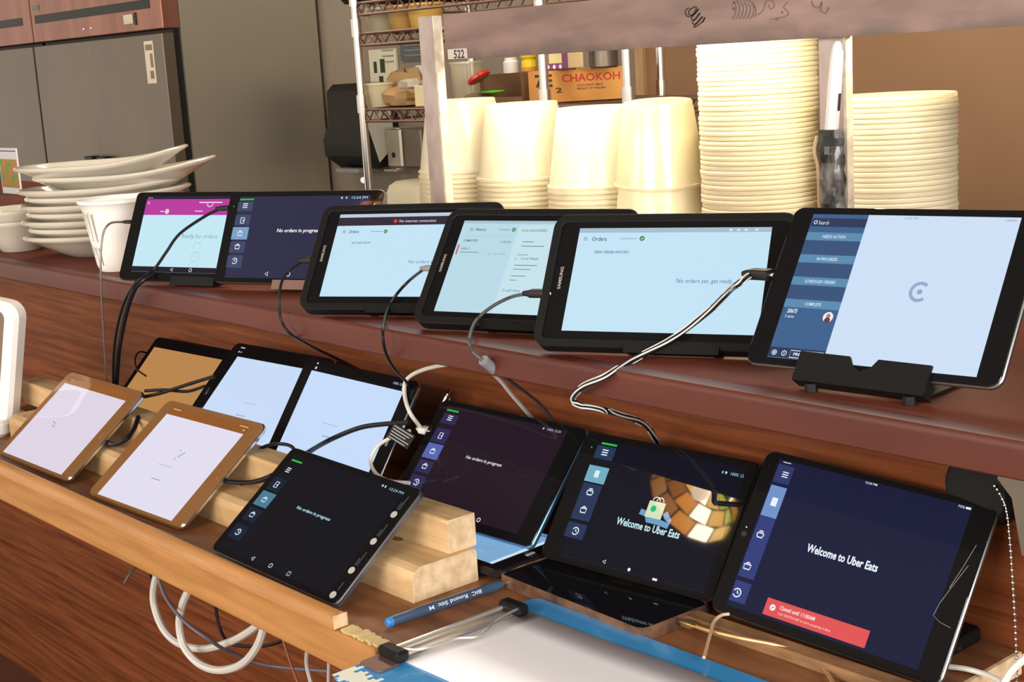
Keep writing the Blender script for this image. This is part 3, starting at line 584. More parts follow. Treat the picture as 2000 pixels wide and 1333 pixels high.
# ---------------------------------------------------------------- tablets
def pose(x, y, z, yaw, tilt, roll):
    """frame whose X runs along the bottom edge, Y up the face and Z out of the glass"""
    a, t, r = map(math.radians, (yaw, tilt, roll))
    u = Vector((math.cos(a),math.sin(a),0)); back = Vector((-math.sin(a),math.cos(a),0)); v = Vector((0,0,1))*math.cos(t)+back*math.sin(t)
    u2 = u*math.cos(r)+v*math.sin(r); v2 = -u*math.sin(r)+v*math.cos(r); n = u2.cross(v2)
    return Matrix(((u2.x,v2.x,n.x,x),(u2.y,v2.y,n.y,y),(u2.z,v2.z,n.z,z),(0,0,0,1)))
class Tablet:
    """w, h in metres; all drawing is in millimetres from the top left corner of the body"""
    def __init__(s, label, p, th=0.0085, r=0.010, edge=None, face=None, case=None, group='order tablets'):
        s.w, s.h = p[6], p[7]; s.M = pose(*p[:6]); s.th = th
        s.t = thing('tablet', label, 'tablet', group=group, mat4=s.M)
        edge = edge or M_BLACK; face = face or M_GLASS; w, h = s.w, s.h
        if case:
            rring(MB(), w, h, r, case, -th, 0.0016, 0.0012, 0, h/2).build('rugged_case', M_BLACKR, s.t)
            rprism(MB(), w-2*case+0.001, h-2*case+0.001, 0.008, -th+0.0005, -0.0012, 0.0006, 0, h/2).build('glass_front', face, s.t)
            rprism(MB(), w-0.003, h-0.003, r, -th-0.001, -th+0.001, 0.0008, 0, h/2).build('case_back', M_BLACKR, s.t)
            s.z = -0.0012
        else:
            rprism(MB(), w, h, r, -th, -0.0012, 0.0014, 0, h/2).build('frame', edge, s.t)
            rprism(MB(), w-0.0022, h-0.0022, r-0.0008, -0.0022, 0.0, 0.0005, 0, h/2).build('glass_front', face, s.t)
            s.z = 0.0
        s.layer = 0; s.scr = None; s.ys = 1.0
    def X(s, x): return x/1000.0 - s.w/2
    def Y(s, y): return s.h - y*s.ys/1000.0
    def screen(s, x0, y0, x1, y1, c, st=1.0):
        s.sx0, s.sy0, s.sx1, s.sy1 = x0, y0, x1, y1
        s.scr = MB().box(s.X(x0),s.X(x1),s.Y(y1),s.Y(y0),s.z-0.0006,s.z+0.0002).build('screen', lit(c,st), s.t); return s
    def _z(s): s.layer += 1; return s.z+0.0002+0.00005*(1+s.layer*0.25)
    def rect(s, x0, y0, x1, y1, c, name='panel', st=1.0):
        z = s._z(); MB().add([(s.X(x0),s.Y(y1),z),(s.X(x1),s.Y(y1),z),(s.X(x1),s.Y(y0),z),(s.X(x0),s.Y(y0),z)],[(0,1,2,3)]).build(name, lit(c,st), s.scr or s.t, None, 0); return s
    def text(s, body, x0, x1, y, h, c, bold=0.0, shear=0.0, name='screen_text', st=1.0):
        me = fit_text(body, s.X(x0), s.X(x1), s.Y(y), h/1000.0, bold, shear)
        place(name, me, lit(c,st), s.scr or s.t, Matrix.Translation((0,0,s._z())), 0); return s
    def stroke(s, lines, wd, c, name='icon', st=1.0):
        z = s._z(); mb = MB()
        for pts in lines:
            P = [Vector((s.X(x),s.Y(y),0)) for x,y in pts]; closed = (P[0]-P[-1]).length < 1e-7; n = len(P); L = []
            for i, p in enumerate(P):
                a_ = P[i-1] if i > 0 else (P[-2] if closed else P[0]); b_ = P[i+1] if i < n-1 else (P[1] if closed else P[-1])
                t = (b_-a_); t = t.normalized() if t.length > 0 else Vector((1,0,0)); nn = Vector((-t.y,t.x,0))*(wd/2000.0); L.append((p+nn,p-nn))
            mb.add([(v.x,v.y,z) for q in L for v in q], [(2*i,2*i+1,2*i+3,2*i+2) for i in range(n-1)])
        mb.build(name, lit(c,st), s.scr or s.t, None, 0); return s
    def disc(s, x, y, r, c, name='icon', st=1.0, n=18):
        z = s._z(); MB().add([(s.X(x)+r/1000*math.cos(2*math.pi*i/n), s.Y(y)+r/1000*math.sin(2*math.pi*i/n), z) for i in range(n)],[tuple(range(n))]).build(name, lit(c,st), s.scr or s.t, None, 0); return s
    def arc(s, x, y, r, a0=0, a1=360, n=16): return [(x+r*math.cos(math.radians(a0+(a1-a0)*i/n)), y+r*math.sin(math.radians(a0+(a1-a0)*i/n))) for i in range(n+1)]
    def burger(s, x, y, k, c): return s.stroke([[(x-k,y+d),(x+k,y+d)] for d in (-k*0.7,0,k*0.7)], k*0.32, c)
    def doc(s, x, y, k, c):
        return s.stroke([[(x-k*.7,y-k),(x+k*.7,y-k),(x+k*.7,y+k),(x-k*.7,y+k),(x-k*.7,y-k)],[(x,y),(x+k*.6,y)]], k*0.34, c)
    def docfill(s, x, y, k, c): s.rect(x-k*.75,y-k,x+k*.75,y+k,c,'icon'); return s
    def bag(s, x, y, k, c):
        return s.stroke([[(x-k,y-k*.4),(x+k,y-k*.4),(x+k*.8,y+k*.8),(x-k*.8,y+k*.8),(x-k,y-k*.4)],s.arc(x,y-k*.4,k*.5,180,360,8)], k*0.34, c)
    def cup(s, x, y, k, c):
        return s.stroke([[(x-k*.8,y-k*.2),(x+k*.8,y-k*.2),(x+k,y+k*.2),(x+k*.7,y+k),(x-k*.7,y+k),(x-k,y+k*.2),(x-k*.8,y-k*.2)],[(x-k*.6,y-k*.7),(x+k*.6,y-k*.7)]], k*0.34, c)
    def clock(s, x, y, k, c): return s.stroke([s.arc(x,y,k,-160,150,16),[(x,y-k*.55),(x,y),(x+k*.45,y+k*.15)]], k*0.30, c)
    def tri(s, x, y, k, c): return s.stroke([[(x+k*.6,y-k),(x-k,y),(x+k*.6,y+k),(x+k*.6,y-k)]], k*0.4, c)
    def check(s, x, y, k):
        s.disc(x,y,k,(40,140,75)); return s.stroke([[(x-k*.5,y),(x-k*.1,y+k*.4),(x+k*.5,y-k*.4)]], k*0.28, (235,245,240))
    def part(s, name, mb, m, z=0.0): return mb.build(name, m, s.t, Matrix.Translation((0,0,z)))
    def home(s, x, y, vert=True, m=None):
        a, b = (0.0045,0.0135) if vert else (0.0135,0.0045)
        return rprism(MB(), a, b, 0.0020, 0.0, 0.0006, 0.0002, s.X(x), s.Y(y)).build('home_button', m or M_GREY, s.t)
PALE = (196,228,246); INKS = (52,72,92); NAVY = (44,44,66); WHT = (236,240,250)

# --- upper row, on the ledge
t = Tablet('tablet with a magenta bar above a pale Ready for orders page', (-1.9739,0.9953,1.058,20,26.1,0,0.2172,0.1417), 0.009, 0.008); T1 = t
t.screen(24.5,7.7,196,129,(196,232,244))
t.rect(24.5,7.7,196,12.5,(38,30,52)); t.rect(24.5,12.5,196,38,(186,58,158)); t.rect(24.5,120.5,196,129,(26,26,38))
t.disc(29,10.3,1.1,(220,220,230)); t.rect(32,9.6,36,11,(160,160,180)); t.burger(30,18.5,2.0,(240,220,240))
t.rect(132,17,177,18.8,(240,215,240)); t.stroke([t.arc(154,18.6,6,10,170,10)],1.4,(240,215,240)); t.rect(57,31.5,65,33,(235,210,235)); t.disc(71,32.4,4.2,(228,205,228)); t.rect(127,31,142,32.6,(235,200,235))
t.text('Ready for orders',112,181,72.4,8.5,(128,160,172)); t.stroke([t.arc(146,88,6.5,150,390,12),t.arc(146,104,8,0,360,16),[(140,114),(135,121)],[(152,114),(157,121)],[(143,103),(144.5,103)],[(148,103),(149.5,103)]],0.9,(165,200,210))
t.tri(106,124.8,2.6,WHT); t.stroke([t.arc(143,124.8,2.6)],0.8,WHT)

def dark_ui(t, sx0, sy0, sx1, sy1, bg, xi, ys, k, g0, g1, gy, hl, bands, hlcol, bandcol, icons='bdsbc', st=1.0):
    t.screen(sx0,sy0,sx1,sy1,bg,st)
    for (a,b) in bands: t.rect(xi-k*3.2,a,xi+k*3.2,b,bandcol)
    t.rect(xi-k*3.4,hl[0],xi+k*3.4,hl[1],hlcol)
    if g0 is not None: t.rect(g0,gy-1.1,g1,gy+1.1,(44,196,64),'green_bar')
    for ch, y in zip(icons, ys):
        {'b':t.burger,'d':t.doc,'s':t.bag,'u':t.cup,'c':t.clock,'D':t.docfill}[ch](xi,y,k,(225,235,248))
    return t
t = Tablet('dark tablet reading No orders in progress on the ledge beside the magenta-bar tablet', (-1.7483,1.0611,1.062,23.2,26.7,0,0.2653,0.1402), 0.011, 0.008, edge=principled('dark_silver_edge',(0.16,0.15,0.14),0.35,0.8)); T2 = t
dark_ui(t,20,9,244,133,(44,44,70),32,(22.8,45.7,65.4,85.8,107.7),4.2,20.5,45.5,13.2,(56,75),((17,31),(37,53),(78,95),(99,118)),(124,160,196),(62,72,104),'bdssc')
t.text('No orders in progress',96.5,170,62,7.2,(240,242,250),0.02,0.1); t.tri(92.8,126.5,3,WHT); t.stroke([t.arc(130,126.5,3)],1.0,WHT); t.stroke([[(168,123.5),(174,123.5),(174,129.5),(168,129.5),(168,123.5)]],1.0,WHT)
t.text('12:24 PM',214,240,12.4,3.6,(190,225,250)); t.disc(205,12.4,1.5,(190,225,250)); t.rect(196,11,198.5,14,(190,225,250)); t.disc(11.5,24,0.9,(60,220,90))
t.part('speaker_slot', rprism(MB(),0.0025,0.03,0.001,0,0.0003,0.0001,t.X(253),t.Y(36)), M_SILVER)

def rugged(label, p): return Tablet(label, p, 0.014, 0.016, case=0.0095)
def samsung(t, x, y0, y1):
    me = fit_text('SAMSUNG', -(y1-y0)/2000.0, (y1-y0)/2000.0, 0, 0.0036, 0.02)
    place('maker_name', me, principled('silver_print',(0.34,0.33,0.31),0.4), t.t, Matrix.Translation((t.X(x),t.Y((y0+y1)/2),t.z+0.0003)) @ Matrix.Rotation(math.pi/2,4,'Z'), 0)
t = rugged('rugged-cased tablet with a dark warning bar over a pale Orders page', (-1.4441,1.0157,1.06,29,38.8,0,0.2547,0.1546)); T3 = t
t.screen(26,13.5,224,135,PALE); t.rect(26,13.5,224,18.5,(190,205,220)); t.rect(26,18.5,224,31,(52,42,54)); t.disc(107.5,25,2.6,(220,66,62)); t.text('No internet connection',113,164,25,4.2,(225,220,228))
t.burger(38,39.8,2.4,(110,140,160)); t.text('Orders',44.5,59,39.8,5.0,INKS,0.01); t.rect(76,39.6,92,40.6,(130,170,190)); t.check(97,40.2,2.8); t.text('VIEW ORDER HISTORY',52,80,56.8,2.8,(78,110,135),0.01)
t.text('No orders yet, get ready',139,206,86,6.2,(96,132,155)); samsung(t,15.2,60,84)
t = rugged('rugged-cased tablet showing a two-pane History page', (-1.2296,1.0232,1.06,19.75,40.4,0,0.2547,0.1587)); T4 = t
t.screen(25,16,224,141.5,(186,218,232)); t.rect(25,16,224,20,(168,196,208)); t.rect(103,22,224,141.5,(198,226,236))
t.burger(39,28.7,2.2,(110,140,150)); t.text('History',45,59,29,5.2,INKS,0.01); t.rect(77,28,92,29.2,(140,170,180)); t.check(97.2,28.5,2.8); t.text('Order #2220302852',108,142,29.4,3.8,(70,92,104))
t.text('COMPLETED',33,53,44.2,3.2,(66,88,100),0.01); t.text('1 ORDER',84,99,45.8,3.0,(90,112,124)); t.text('Address C',33.5,45,55,3.6,(60,84,98)); t.rect(33,60.05,59,60.95,(110,134,146),'screen_text'); t.text('Jun 17 @ 12:20 PM',72,96,62.5,2.6,(110,134,146)); t.rect(27.8,50,29.6,64,(214,60,56)); t.rect(33,37.5,100,37.9,(165,195,208))
t.rect(114,44.55,129,45.45,(90,112,124),'screen_text'); t.rect(114,50.55,144,51.45,(96,118,130),'screen_text'); t.rect(112,62.55,126,63.45,(120,142,152),'screen_text'); t.text('1x',111,113.5,68.2,3.4,(70,92,104)); t.text('Curry Masala',119,142,68.2,4.0,(62,84,96)); t.rect(113,76.55,143,77.45,(100,122,134),'screen_text'); t.rect(113,82.05,136,82.95,(110,132,144),'screen_text'); t.rect(113,91.05,132,91.95,(100,122,134),'screen_text'); t.rect(113,96.55,122,97.45,(110,132,144),'screen_text'); t.text('2 total items',108,131,110.8,3.6,(84,106,118)); samsung(t,14.5,64,88)
t = rugged('largest rugged-cased tablet reading No orders yet, get ready', (-1.0032,1.0263,1.06,25.4,34.6,0,0.2666,0.1541)); T5 = t
t.screen(30,16,239,135.5,PALE); t.rect(30,16,239,21.5,(166,190,206)); t.burger(38.5,28.7,2.2,(120,148,166)); t.text('Orders',46,62.5,28.8,5.0,INKS,0.01); t.rect(77,28.3,96,29.2,(140,176,194)); t.check(102,28.4,2.9)
t.text('VIEW ORDER HISTORY',51,90,44.5,3.2,(66,100,128),0.01); t.text('No orders yet, get ready',147,205.5,77.8,6.2,(76,112,140)); samsung(t,18,62,88)
for x in (195,203,211,222): t.rect(x,18,x+3,20,(225,238,245))
t = Tablet('largest black tablet with a blue order list and a white page in a black stand', (-0.74,1.0151,1.07,5,35.5,1.2,0.249,0.165), 0.0075, 0.011, edge=principled('space_grey_edge',(0.22,0.22,0.22),0.3,0.9)); T6 = t
t.screen(23.4,8.4,226.8,156.8,(206,224,246)); t.rect(23.4,8.4,82,156.8,(62,98,142)); t.rect(24.2,12.6,82,21.5,(46,58,88)); t.stroke([t.arc(28.5,17,1.7)],0.8,(230,236,246)); t.text('Search',32,43,17.3,4.0,(228,234,246))
for y, s_, a_, b_ in ((31.8,'NEEDS ACTION',41,65),(55.2,'IN PROGRESS',42.5,64),(78.5,'SCHEDULED ORDERS',37.5,69.5),(101.6,'COMPLETE',45,62)):
    t.rect(23.4,y-4.2,82,y+4.2,(92,140,176)); t.text(s_,a_,b_,y,3.2,(224,236,246),0.01)
for y0,y1 in ((36,51),(59.4,74.3),(82.7,97.4)): t.rect(23.4,y0,82,y1,(58,84,122))
t.text('20673',29,39.5,109.5,4.2,(240,244,250),0.02,0.15); t.text('5 items',28.5,38,115,3.0,(225,232,244)); t.disc(73.2,113.3,5.2,(238,236,238)); t.disc(73.2,112,2.2,(190,120,110)); t.disc(73.2,116.4,3.0,(110,60,70))
t.rect(23.4,146.5,82,156.8,(40,58,92)); t.stroke([t.arc(29.6,152,2.3),t.arc(29.6,152,0.9)],0.7,WHT); t.stroke([t.arc(40,152,2.4),[(40,150.8),(40,153)]],0.7,WHT); t.stroke([[(46.5,148.6),(80.5,148.6),(80.5,155.6),(46.5,155.6),(46.5,148.6)]],0.7,WHT); t.text('PREP',50,60,152.1,3.0,WHT,0.02)
t.stroke([t.arc(154.4,83.1,8.3,48,312,22)],3.2,(150,172,205),'round_logo'); t.disc(154.6,83.1,2.6,(150,172,205),'round_logo')
t.text('12:24 PM',119,132,11.2,1.9,(120,135,160)); t.text('100%',214,224,11.6,1.8,(120,135,160))

# --- lower row, leaning on the pine blocks
PINK = (222,212,228)
t = Tablet('bronze-bezel tablet leaning at the left end of the tray shelf', (-2.0678,0.7824,0.80,3.7,52.6,-1.4,0.2377,0.1722), 0.0075, 0.013, edge=M_CHROME, face=M_BRONZE_REFL); L1 = t
t.screen(16,23.3,211,166,PINK); t.rect(16,9.5,211,23.3,(150,92,40),'app_bar_tan_reflection'); t.stroke([[(76,92),(84,93),(88,96)],[(82,98),(92,100)]],1.6,(150,160,190)); t.home(226,86.6,True,principled('bronze_key',(0.40,0.21,0.08),0.25,0.5)); t.stroke([[(6.5,70),(6.5,100)]],2.0,(190,120,60),'earpiece',0.6)  # dark app bar coloured tan in place of a reflection
t.rect(22,14.05,38,14.95,(225,190,140),'screen_text')
t = Tablet('bronze-bezel tablet with a grey logo in the middle of its white screen', (-1.7359,0.7832,0.80,4.1,53.65,-0.65,0.2447,0.1772), 0.0075, 0.013, edge=M_CHROME, face=M_BRONZE_REFL); L2 = t
t.screen(25,24,216,171.5,(226,222,240)); t.rect(25,9.5,219,24,(146,88,38),'app_bar_tan_reflection'); t.rect(31,12.8,50,14.2,(230,190,140)); t.rect(196,12,216,13.4,(225,190,150)); t.disc(211,18.5,1.6,(230,200,160))  # this bar's tan is likewise a reflection put into its colour
for a_ in range(9):
    g = a_*0.7; t.stroke([[(119+14*((a_*37)%10)/10,72+17*((a_*53)%10)/10),(121+14*((a_*37)%10)/10,74+17*((a_*53)%10)/10)]],1.5,(150,150,172))
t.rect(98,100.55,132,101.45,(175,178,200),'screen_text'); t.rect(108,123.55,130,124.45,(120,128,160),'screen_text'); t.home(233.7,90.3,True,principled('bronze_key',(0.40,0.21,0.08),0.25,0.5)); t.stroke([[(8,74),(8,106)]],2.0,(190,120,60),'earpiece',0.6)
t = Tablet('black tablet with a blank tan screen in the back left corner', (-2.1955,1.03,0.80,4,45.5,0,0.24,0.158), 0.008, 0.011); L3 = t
t.screen(14,22,226,148,(186,134,78)); t.disc(18,27,0.9,(230,210,180))  # tan reflection on the blank glass, painted as screen emission
t = Tablet('black tablet with a blank blue-white screen behind the logo tablet', (-1.8496,0.9749,0.815,4,46.6,0,0.2547,0.188), 0.0075, 0.012, edge=M_CHROME); L4 = t
t.screen(28,25.6,238,176,(200,220,248)); t.home(11,93.6,True,M_SILVER); t.rect(112,98.58,143,99.42,(160,180,205),'screen_text'); t.rect(115,120.55,138,121.45,(120,140,175),'screen_text'); t.rect(22,8,33,10,(190,195,210)); t.disc(24,17,1.7,(200,205,220)); t.disc(30,17,1.3,(200,205,220))
t = Tablet('black tablet with a blank blue-white screen and a black cable across it', (-1.572,0.952,0.812,3.5,34.5,-1.5,0.246,0.182), 0.0075, 0.012, edge=M_CHROME); L5 = t
t.screen(23.5,17.5,223,166,(198,220,250)); t.home(233.3,85.2,True,M_GREY); t.rect(92,83.58,126,84.42,(160,180,208),'screen_text'); t.rect(104,100.55,132,101.45,(110,132,172),'screen_text'); t.disc(30,6,1.4,WHT); t.rect(28.5,11,32,14.6,(215,222,240)); t.text('100% 12:24',198,222,9,3.2,(190,210,240)); t.disc(220,14.4,1.6,WHT)
t = Tablet('dark plum-screened tablet reading No orders in progress behind the pine blocks', (-1.30,0.985,0.819,8,43,-2.4,0.241,0.157), 0.0085, 0.008, edge=principled('blue_edge',(0.10,0.24,0.42),0.2,0.6)); L6 = t
dark_ui(t,14,8,214,145,(34,20,32),28.5,(24.5,50.2,72.3,93.9,116.7),3.9,17,37,14.2,(62,83),((19,33),(40,60),(86,103),(107,126)),(88,100,176),(46,42,84),'bdssc')
t.text('No orders in progress',85,144.5,69.8,5.6,(214,212,226),0.02,0.1); t.text('100% 12:24',184,205,11.6,3.0,(190,195,225)); t.disc(178,11.6,1.3,(190,195,225)); t.stroke([t.arc(151,141.5,2.4)],0.9,WHT); t.tri(118,141.5,2.2,WHT)
t = Tablet('dark tablet with round white stickers down its right edge', (-1.3600,0.7665,0.8060,6.9,52.8,-4.5,0.2425,0.1597), 0.0095, 0.009, edge=principled('slate_edge',(0.20,0.21,0.25),0.3,0.8)); L7 = t
dark_ui(t,14,9,222,153,(14,15,22),24,(32,54.8,77.8,100.7,127.1),3.9,16.4,36.8,17.8,(67,88),((45,64),(92,110),(117,137)),(74,124,146),(22,32,52),'bdssc')
t.text('No orders in progress',83.5,147,72.6,5.4,(170,216,230),0.02,0.1); t.text('12:24 PM',197,221,12.2,3.2,(170,215,230)); t.disc(184,11.4,1.5,(190,220,235)); t.rect(188,10,190,13,(190,220,235)); t.tri(79,149,2.6,WHT); t.stroke([t.arc(113,148.5,2.6)],0.9,(190,220,232)); t.stroke([[(145.6,146),(150,146),(150,151),(145.6,151),(145.6,146)]],0.9,(190,220,232))
for y, l in ((39.6,18),(77.3,16),(117,17),(150,9)):
    rprism(MB(),0.0088,0.0088,0.0043,0,0.0006,0.0002,t.X(229.6),t.Y(y)).build('round_sticker', principled('sticker_white',(0.40,0.39,0.37),0.5), t.t)
    t.stroke([[(231.8,y-8-l),(231.8,y-7)]]+([[(228.8,y-6-l*0.6),(228.8,y-7)]] if l > 10 else []),0.9,(150,150,150),'sticker_line',0.5)
    t.stroke([[(228.2,y-1),(229.6,y+1.2),(231,y-1)]],0.6,(120,115,112),'sticker_face',0.4)
t = Tablet('dark tablet with a shopping bag picture above its welcome text', (-1.043,1.005,0.8127,6.1,36,-0.5,0.235,0.1523), 0.009, 0.009); L8 = t; t.ys = 0.1523/0.1571
dark_ui(t,28,9,222,150,(10,12,26),37.5,(22.5,49.4,70.9,93.5,119.5),4.2,28.5,50.5,12,(40,60),((15,31),(62,106),(110,128)),(112,172,194),(36,54,86),'bDusc')
t.text('Welcome to Uber Eats',86.5,171,96.6,8.6,(196,232,240),0.025); t.tri(90,145,2.2,WHT); t.disc(124.5,146.5,1.9,WHT); t.rect(157,148.5,163,151,WHT,'icon'); t.text('100% 12',206,222,18.6,3.4,(150,205,220)); t.disc(200,18.4,1.5,(150,205,220)); t.rect(195,17,196.5,20,(150,205,220)); t.disc(17,19.3,0.8,(60,230,80))
t.stroke([[(112,80.5),(122,82),(125,88),(140,88),(152,90),(152,84),(147,80),(144,76)]],6.5,(108,160,196),'bag_picture'); t.rect(119.5,66,141,85,(212,226,190),'bag_picture'); t.disc(127.5,74.5,3.6,(32,190,110),'bag_picture'); t.stroke([t.arc(128,65.5,4.6,180,360,10),t.arc(133,65.5,4.6,180,360,10)],1.0,(236,240,230),'bag_picture')
t = Tablet('dark tablet with a red closed banner below its welcome text', (-0.7968,1.0157,0.803,7.06,33.7,-4.17,0.25,0.1716), 0.0075, 0.011, edge=principled('space_grey_edge',(0.22,0.22,0.22),0.3,0.9)); L9 = t
t.screen(18,7,226.5,162.5,(22,26,56)); XI = 27.5
for y0,y1,c_ in ((12,31,(48,56,106)),(34.5,67,(112,146,200)),(67,131.5,(50,62,122)),(136,157,(50,62,122))): t.rect(19.5,y0,38,y1,c_)
t.burger(30.5,21.5,3.4,(230,236,248)); t.docfill(29.5,50.9,4.4,(236,242,250)); t.cup(27.5,85.3,3.8,(230,236,248)); t.bag(26,119.9,4.0,(230,236,248)); t.clock(25.5,148,4.2,(230,236,248))
t.text('Welcome to Uber Eats',81.5,158.5,85.3,8.4,(232,240,250),0.03); t.text('12:24 PM',117,129.5,8.9,2.2,(225,230,245),0.01); t.rect(23.5,8.815,32.5,9.585,(225,230,245),'screen_text'); t.text('75%',213,219.5,9.2,2.2,(225,230,245),0.01); t.rect(220.5,8.2,225.5,10.2,(235,240,250))
t.rect(60,142.8,172,159.6,(226,84,84),'red_banner'); t.disc(68.5,150.8,3.2,(244,236,240)); t.stroke([[(67,152),(70,149.6)]],0.8,(220,90,92)); t.text('Closed until 11:00AM',76,115,148.6,4.0,(250,225,225),0.02); t.text('Call 18337761687 to start accepting orders',76,134,154.8,2.9,(248,205,205),0.01)
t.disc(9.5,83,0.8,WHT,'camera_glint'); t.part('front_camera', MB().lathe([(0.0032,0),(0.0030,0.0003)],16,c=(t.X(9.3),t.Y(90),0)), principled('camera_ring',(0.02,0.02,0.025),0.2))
sc_ = MB()
for q in (((240,60),(232,82),(226,100),(224,112),(232,116),(243,118)),((241,40),(236,62),(230,84))):
    pts = [Vector((t.X(a_),t.Y(b_),0.00015)) for a_,b_ in q]; sc_.tube(pts,0.00022,4)
sc_.build('glass_crack', principled('crack_white',(0.28,0.27,0.26),0.5), t.t)

# tablet lying flat under the plum-screened one
fm = Matrix.Translation((-1.300,0.935,0.8090)) @ Matrix.Rotation(math.radians(2),4,'Z')
t = Tablet('tablet lying flat on the tray shelf under the plum-screened tablet', (-1.268,0.9355,0.8095,1.0,89.0,0,0.205,0.124), 0.0105, 0.010); LF = t
t.screen(14,11,184,113,(124,168,208)); t.rect(178,11,184,113,(206,226,240)); t.rect(14,11,184,20,(100,128,168)); t.home(195,66,True,principled('beige_key',(0.52,0.40,0.28),0.4))
for k in range(6): t.stroke([[(150+3.6*k,34),(150+3.6*k,34+10+3*(k%3))]],0.8,(205,220,235),'screen_text')
# phone-like slab in brown case lying in front of the bag tablet
pm = Matrix.Translation((-1.052,0.984,0.7925)) @ Matrix.Rotation(math.radians(-2.5),4,'Z')
ph = thing('cased_tablet','black-faced small tablet in a worn brown case lying flat beside the pen','tablet',mat4=pm)
rring(MB(),0.232,0.100,0.013,0.004,0,0.0135,0.0015).build('brown_case', noisy('worn_brown_case',(0.07,0.035,0.02),(0.20,0.10,0.055),(1,1,1),40,0.45,bump=0.2), ph)
rprism(MB(),0.225,0.093,0.010,0.001,0.0125,0.0006).build('glass_front', M_GLASS, ph)

# ---------------------------------------------------------------- stands on the ledge
def stand(label, T, m, lipw, lip=(-0.006,0.012), cx=0.0, group='tablet stands'):
    b = T.M @ Vector((cx,0,0)); yaw = math.atan2(T.M[1][0],T.M[0][0]); n = T.M.to_3x3() @ Vector((0,0,1)); tilt = math.asin(max(-1,min(1,n.z)))
    s = thing('tablet_stand', label, 'stand', (b.x,b.y,1.0505), yaw, group); dz = b.z-1.0505; th = T.th+0.0012; ct, st = math.cos(tilt), math.sin(tilt)
    W = lipw/2
    pr = [(0.017,0.0),(0.085,0.0),(0.085,0.003),(0.017,0.003)]
    MB().loft([[(-W*0.85,y,z) for y,z in pr],[(W*0.85,y,z) for y,z in pr]]).build('base_plate', m, s)
    # back rest parallel to the tablet, behind it
    def F(v, z): return (v*st - z*ct, dz + v*ct + z*st)     # along face v, out of face z
    q = [F(0.0,-th-0.0005),F(0.085,-th-0.0005),F(0.085,-th-0.004),F(-0.002,-th-0.004)]
    MB().loft([[(-W*0.8,y,z) for y,z in q],[(W*0.8,y,z) for y,z in q]]).build('back_rest', m, s)
    y0, z0 = F(0.075,-th-0.004); q = [(y0,z0),(y0+0.006,z0),(0.084,0.003),(0.078,0.003)]
    MB().loft([[(-W*0.4,y,z) for y,z in q],[(W*0.4,y,z) for y,z in q]]).build('rear_strut', m, s)
    q = [F(lip[0],0.0042),F(lip[1],0.0042),F(lip[1],0.0020),F(-0.0008,0.0020),F(-0.0008,-th-0.004),F(lip[0],-th-0.004)]
    if dz < 0.012: q = [(y,max(z,0.0)) for y,z in q]
    return s, q, W, F
def simple_lip(s, q, W, m): MB().loft([[(-W,y,z) for y,z in q],[(W,y,z) for y,z in q]]).build('front_lip', m, s)
M_STAND = principled('black_stand',(0.006,0.006,0.0065),0.55,spec=0.2)
s, q, W, F = stand('low black stand under the magenta-bar tablet', T1, M_STAND, 0.085, (-0.008,0.006), 0.045); simple_lip(s,q,W,M_STAND)
s, q, W, F = stand('rose-silver stand under the dark tablet beside the magenta-bar one', T2, M_ROSE, 0.11, (-0.010,0.004), 0.03); simple_lip(s,q,W,M_ROSE)
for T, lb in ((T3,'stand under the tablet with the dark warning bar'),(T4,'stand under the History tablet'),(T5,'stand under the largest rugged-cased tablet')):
    s, q, W, F = stand('cream plastic '+lb, T, principled('cream_light_through',(0.50,0.44,0.30),0.5), 0.10, (-0.006,0.003), 0.02); simple_lip(s,q,W,M_STAND)  # cream colour stands in for light showing through below these tablets
s, q, W, F = stand('black stand gripping the tablet with the blue order list', T6, M_STAND, 0.128, (-0.012,0.014), -0.001)
# its front lip has a finger notch in the middle
cols = [(-W,1.0),(-0.014,1.0),(-0.009,0.55),(0.0,0.28),(0.009,0.55),(0.014,1.0),(W,1.0)]; rings = []
for x, k in cols:
    top = -0.004+0.018*k; qq = [F(-0.014,0.0046),F(top,0.0046),F(top,0.0016),F(-0.0008,0.0016),F(-0.0008,-0.011),F(-0.014,-0.011)]; rings.append([(x,y,z) for y,z in qq])
MB().loft(rings).build('front_lip', M_STAND, s)
for x in (-W*0.75,W*0.75):
    y_, z_ = F(-0.014,-0.004); MB().cyl((x,y_,0.0),(x,y_,z_+0.002),0.006,10).build('rubber_foot', M_BLACK, s)
# ---------------------------------------------------------------- cables
def cable(label, pts, r, m, plug=None, plugm=None, group='charging cables', name='cable', seg=8, sub=7):
    P = [at(*p) if len(p) == 3 and p[0] > 3 or (len(p) == 3 and p[1] > 20) else Vector(p) for p in pts]
    S = spline(P, sub); o = thing(name, label, 'cable', tuple(S[0]), 0, group); b = S[0].copy()
    MB().tube([p-b for p in S], r, seg).build('cord', m, o)
    if plug:
        d = (S[0]-S[4]).normalized() if plug[2] is None else Vector(plug[2]).normalized(); L, R, _ = plug
        q = d.to_track_quat('Z','Y').to_matrix().to_4x4()
        MB().loft([[(x,y,z) for x,y in rrect(2*R*k,1.3*R*k,R*0.35,0,3)] for z,k in ((-0.35*L,0.55),(-0.12*L,0.75),(0,1.0),(0.62*L,1.0))]).build('plug', plugm or M_BLACK, o, q)
        MB().loft([[(x,y,z) for x,y in rrect(1.3*R,0.6*R,R*0.15,0,2)] for z in (0.62*L,0.95*L)]).build('plug_tip', M_SILVER, o, q)
    return o, S
xT = lambda T: tuple(T.M.to_3x3() @ Vector((1,0,0)))
def edgept(T, mmx, mmy, z=-0.004): return tuple(T.M @ Vector((T.X(mmx),T.Y(mmy),z)))
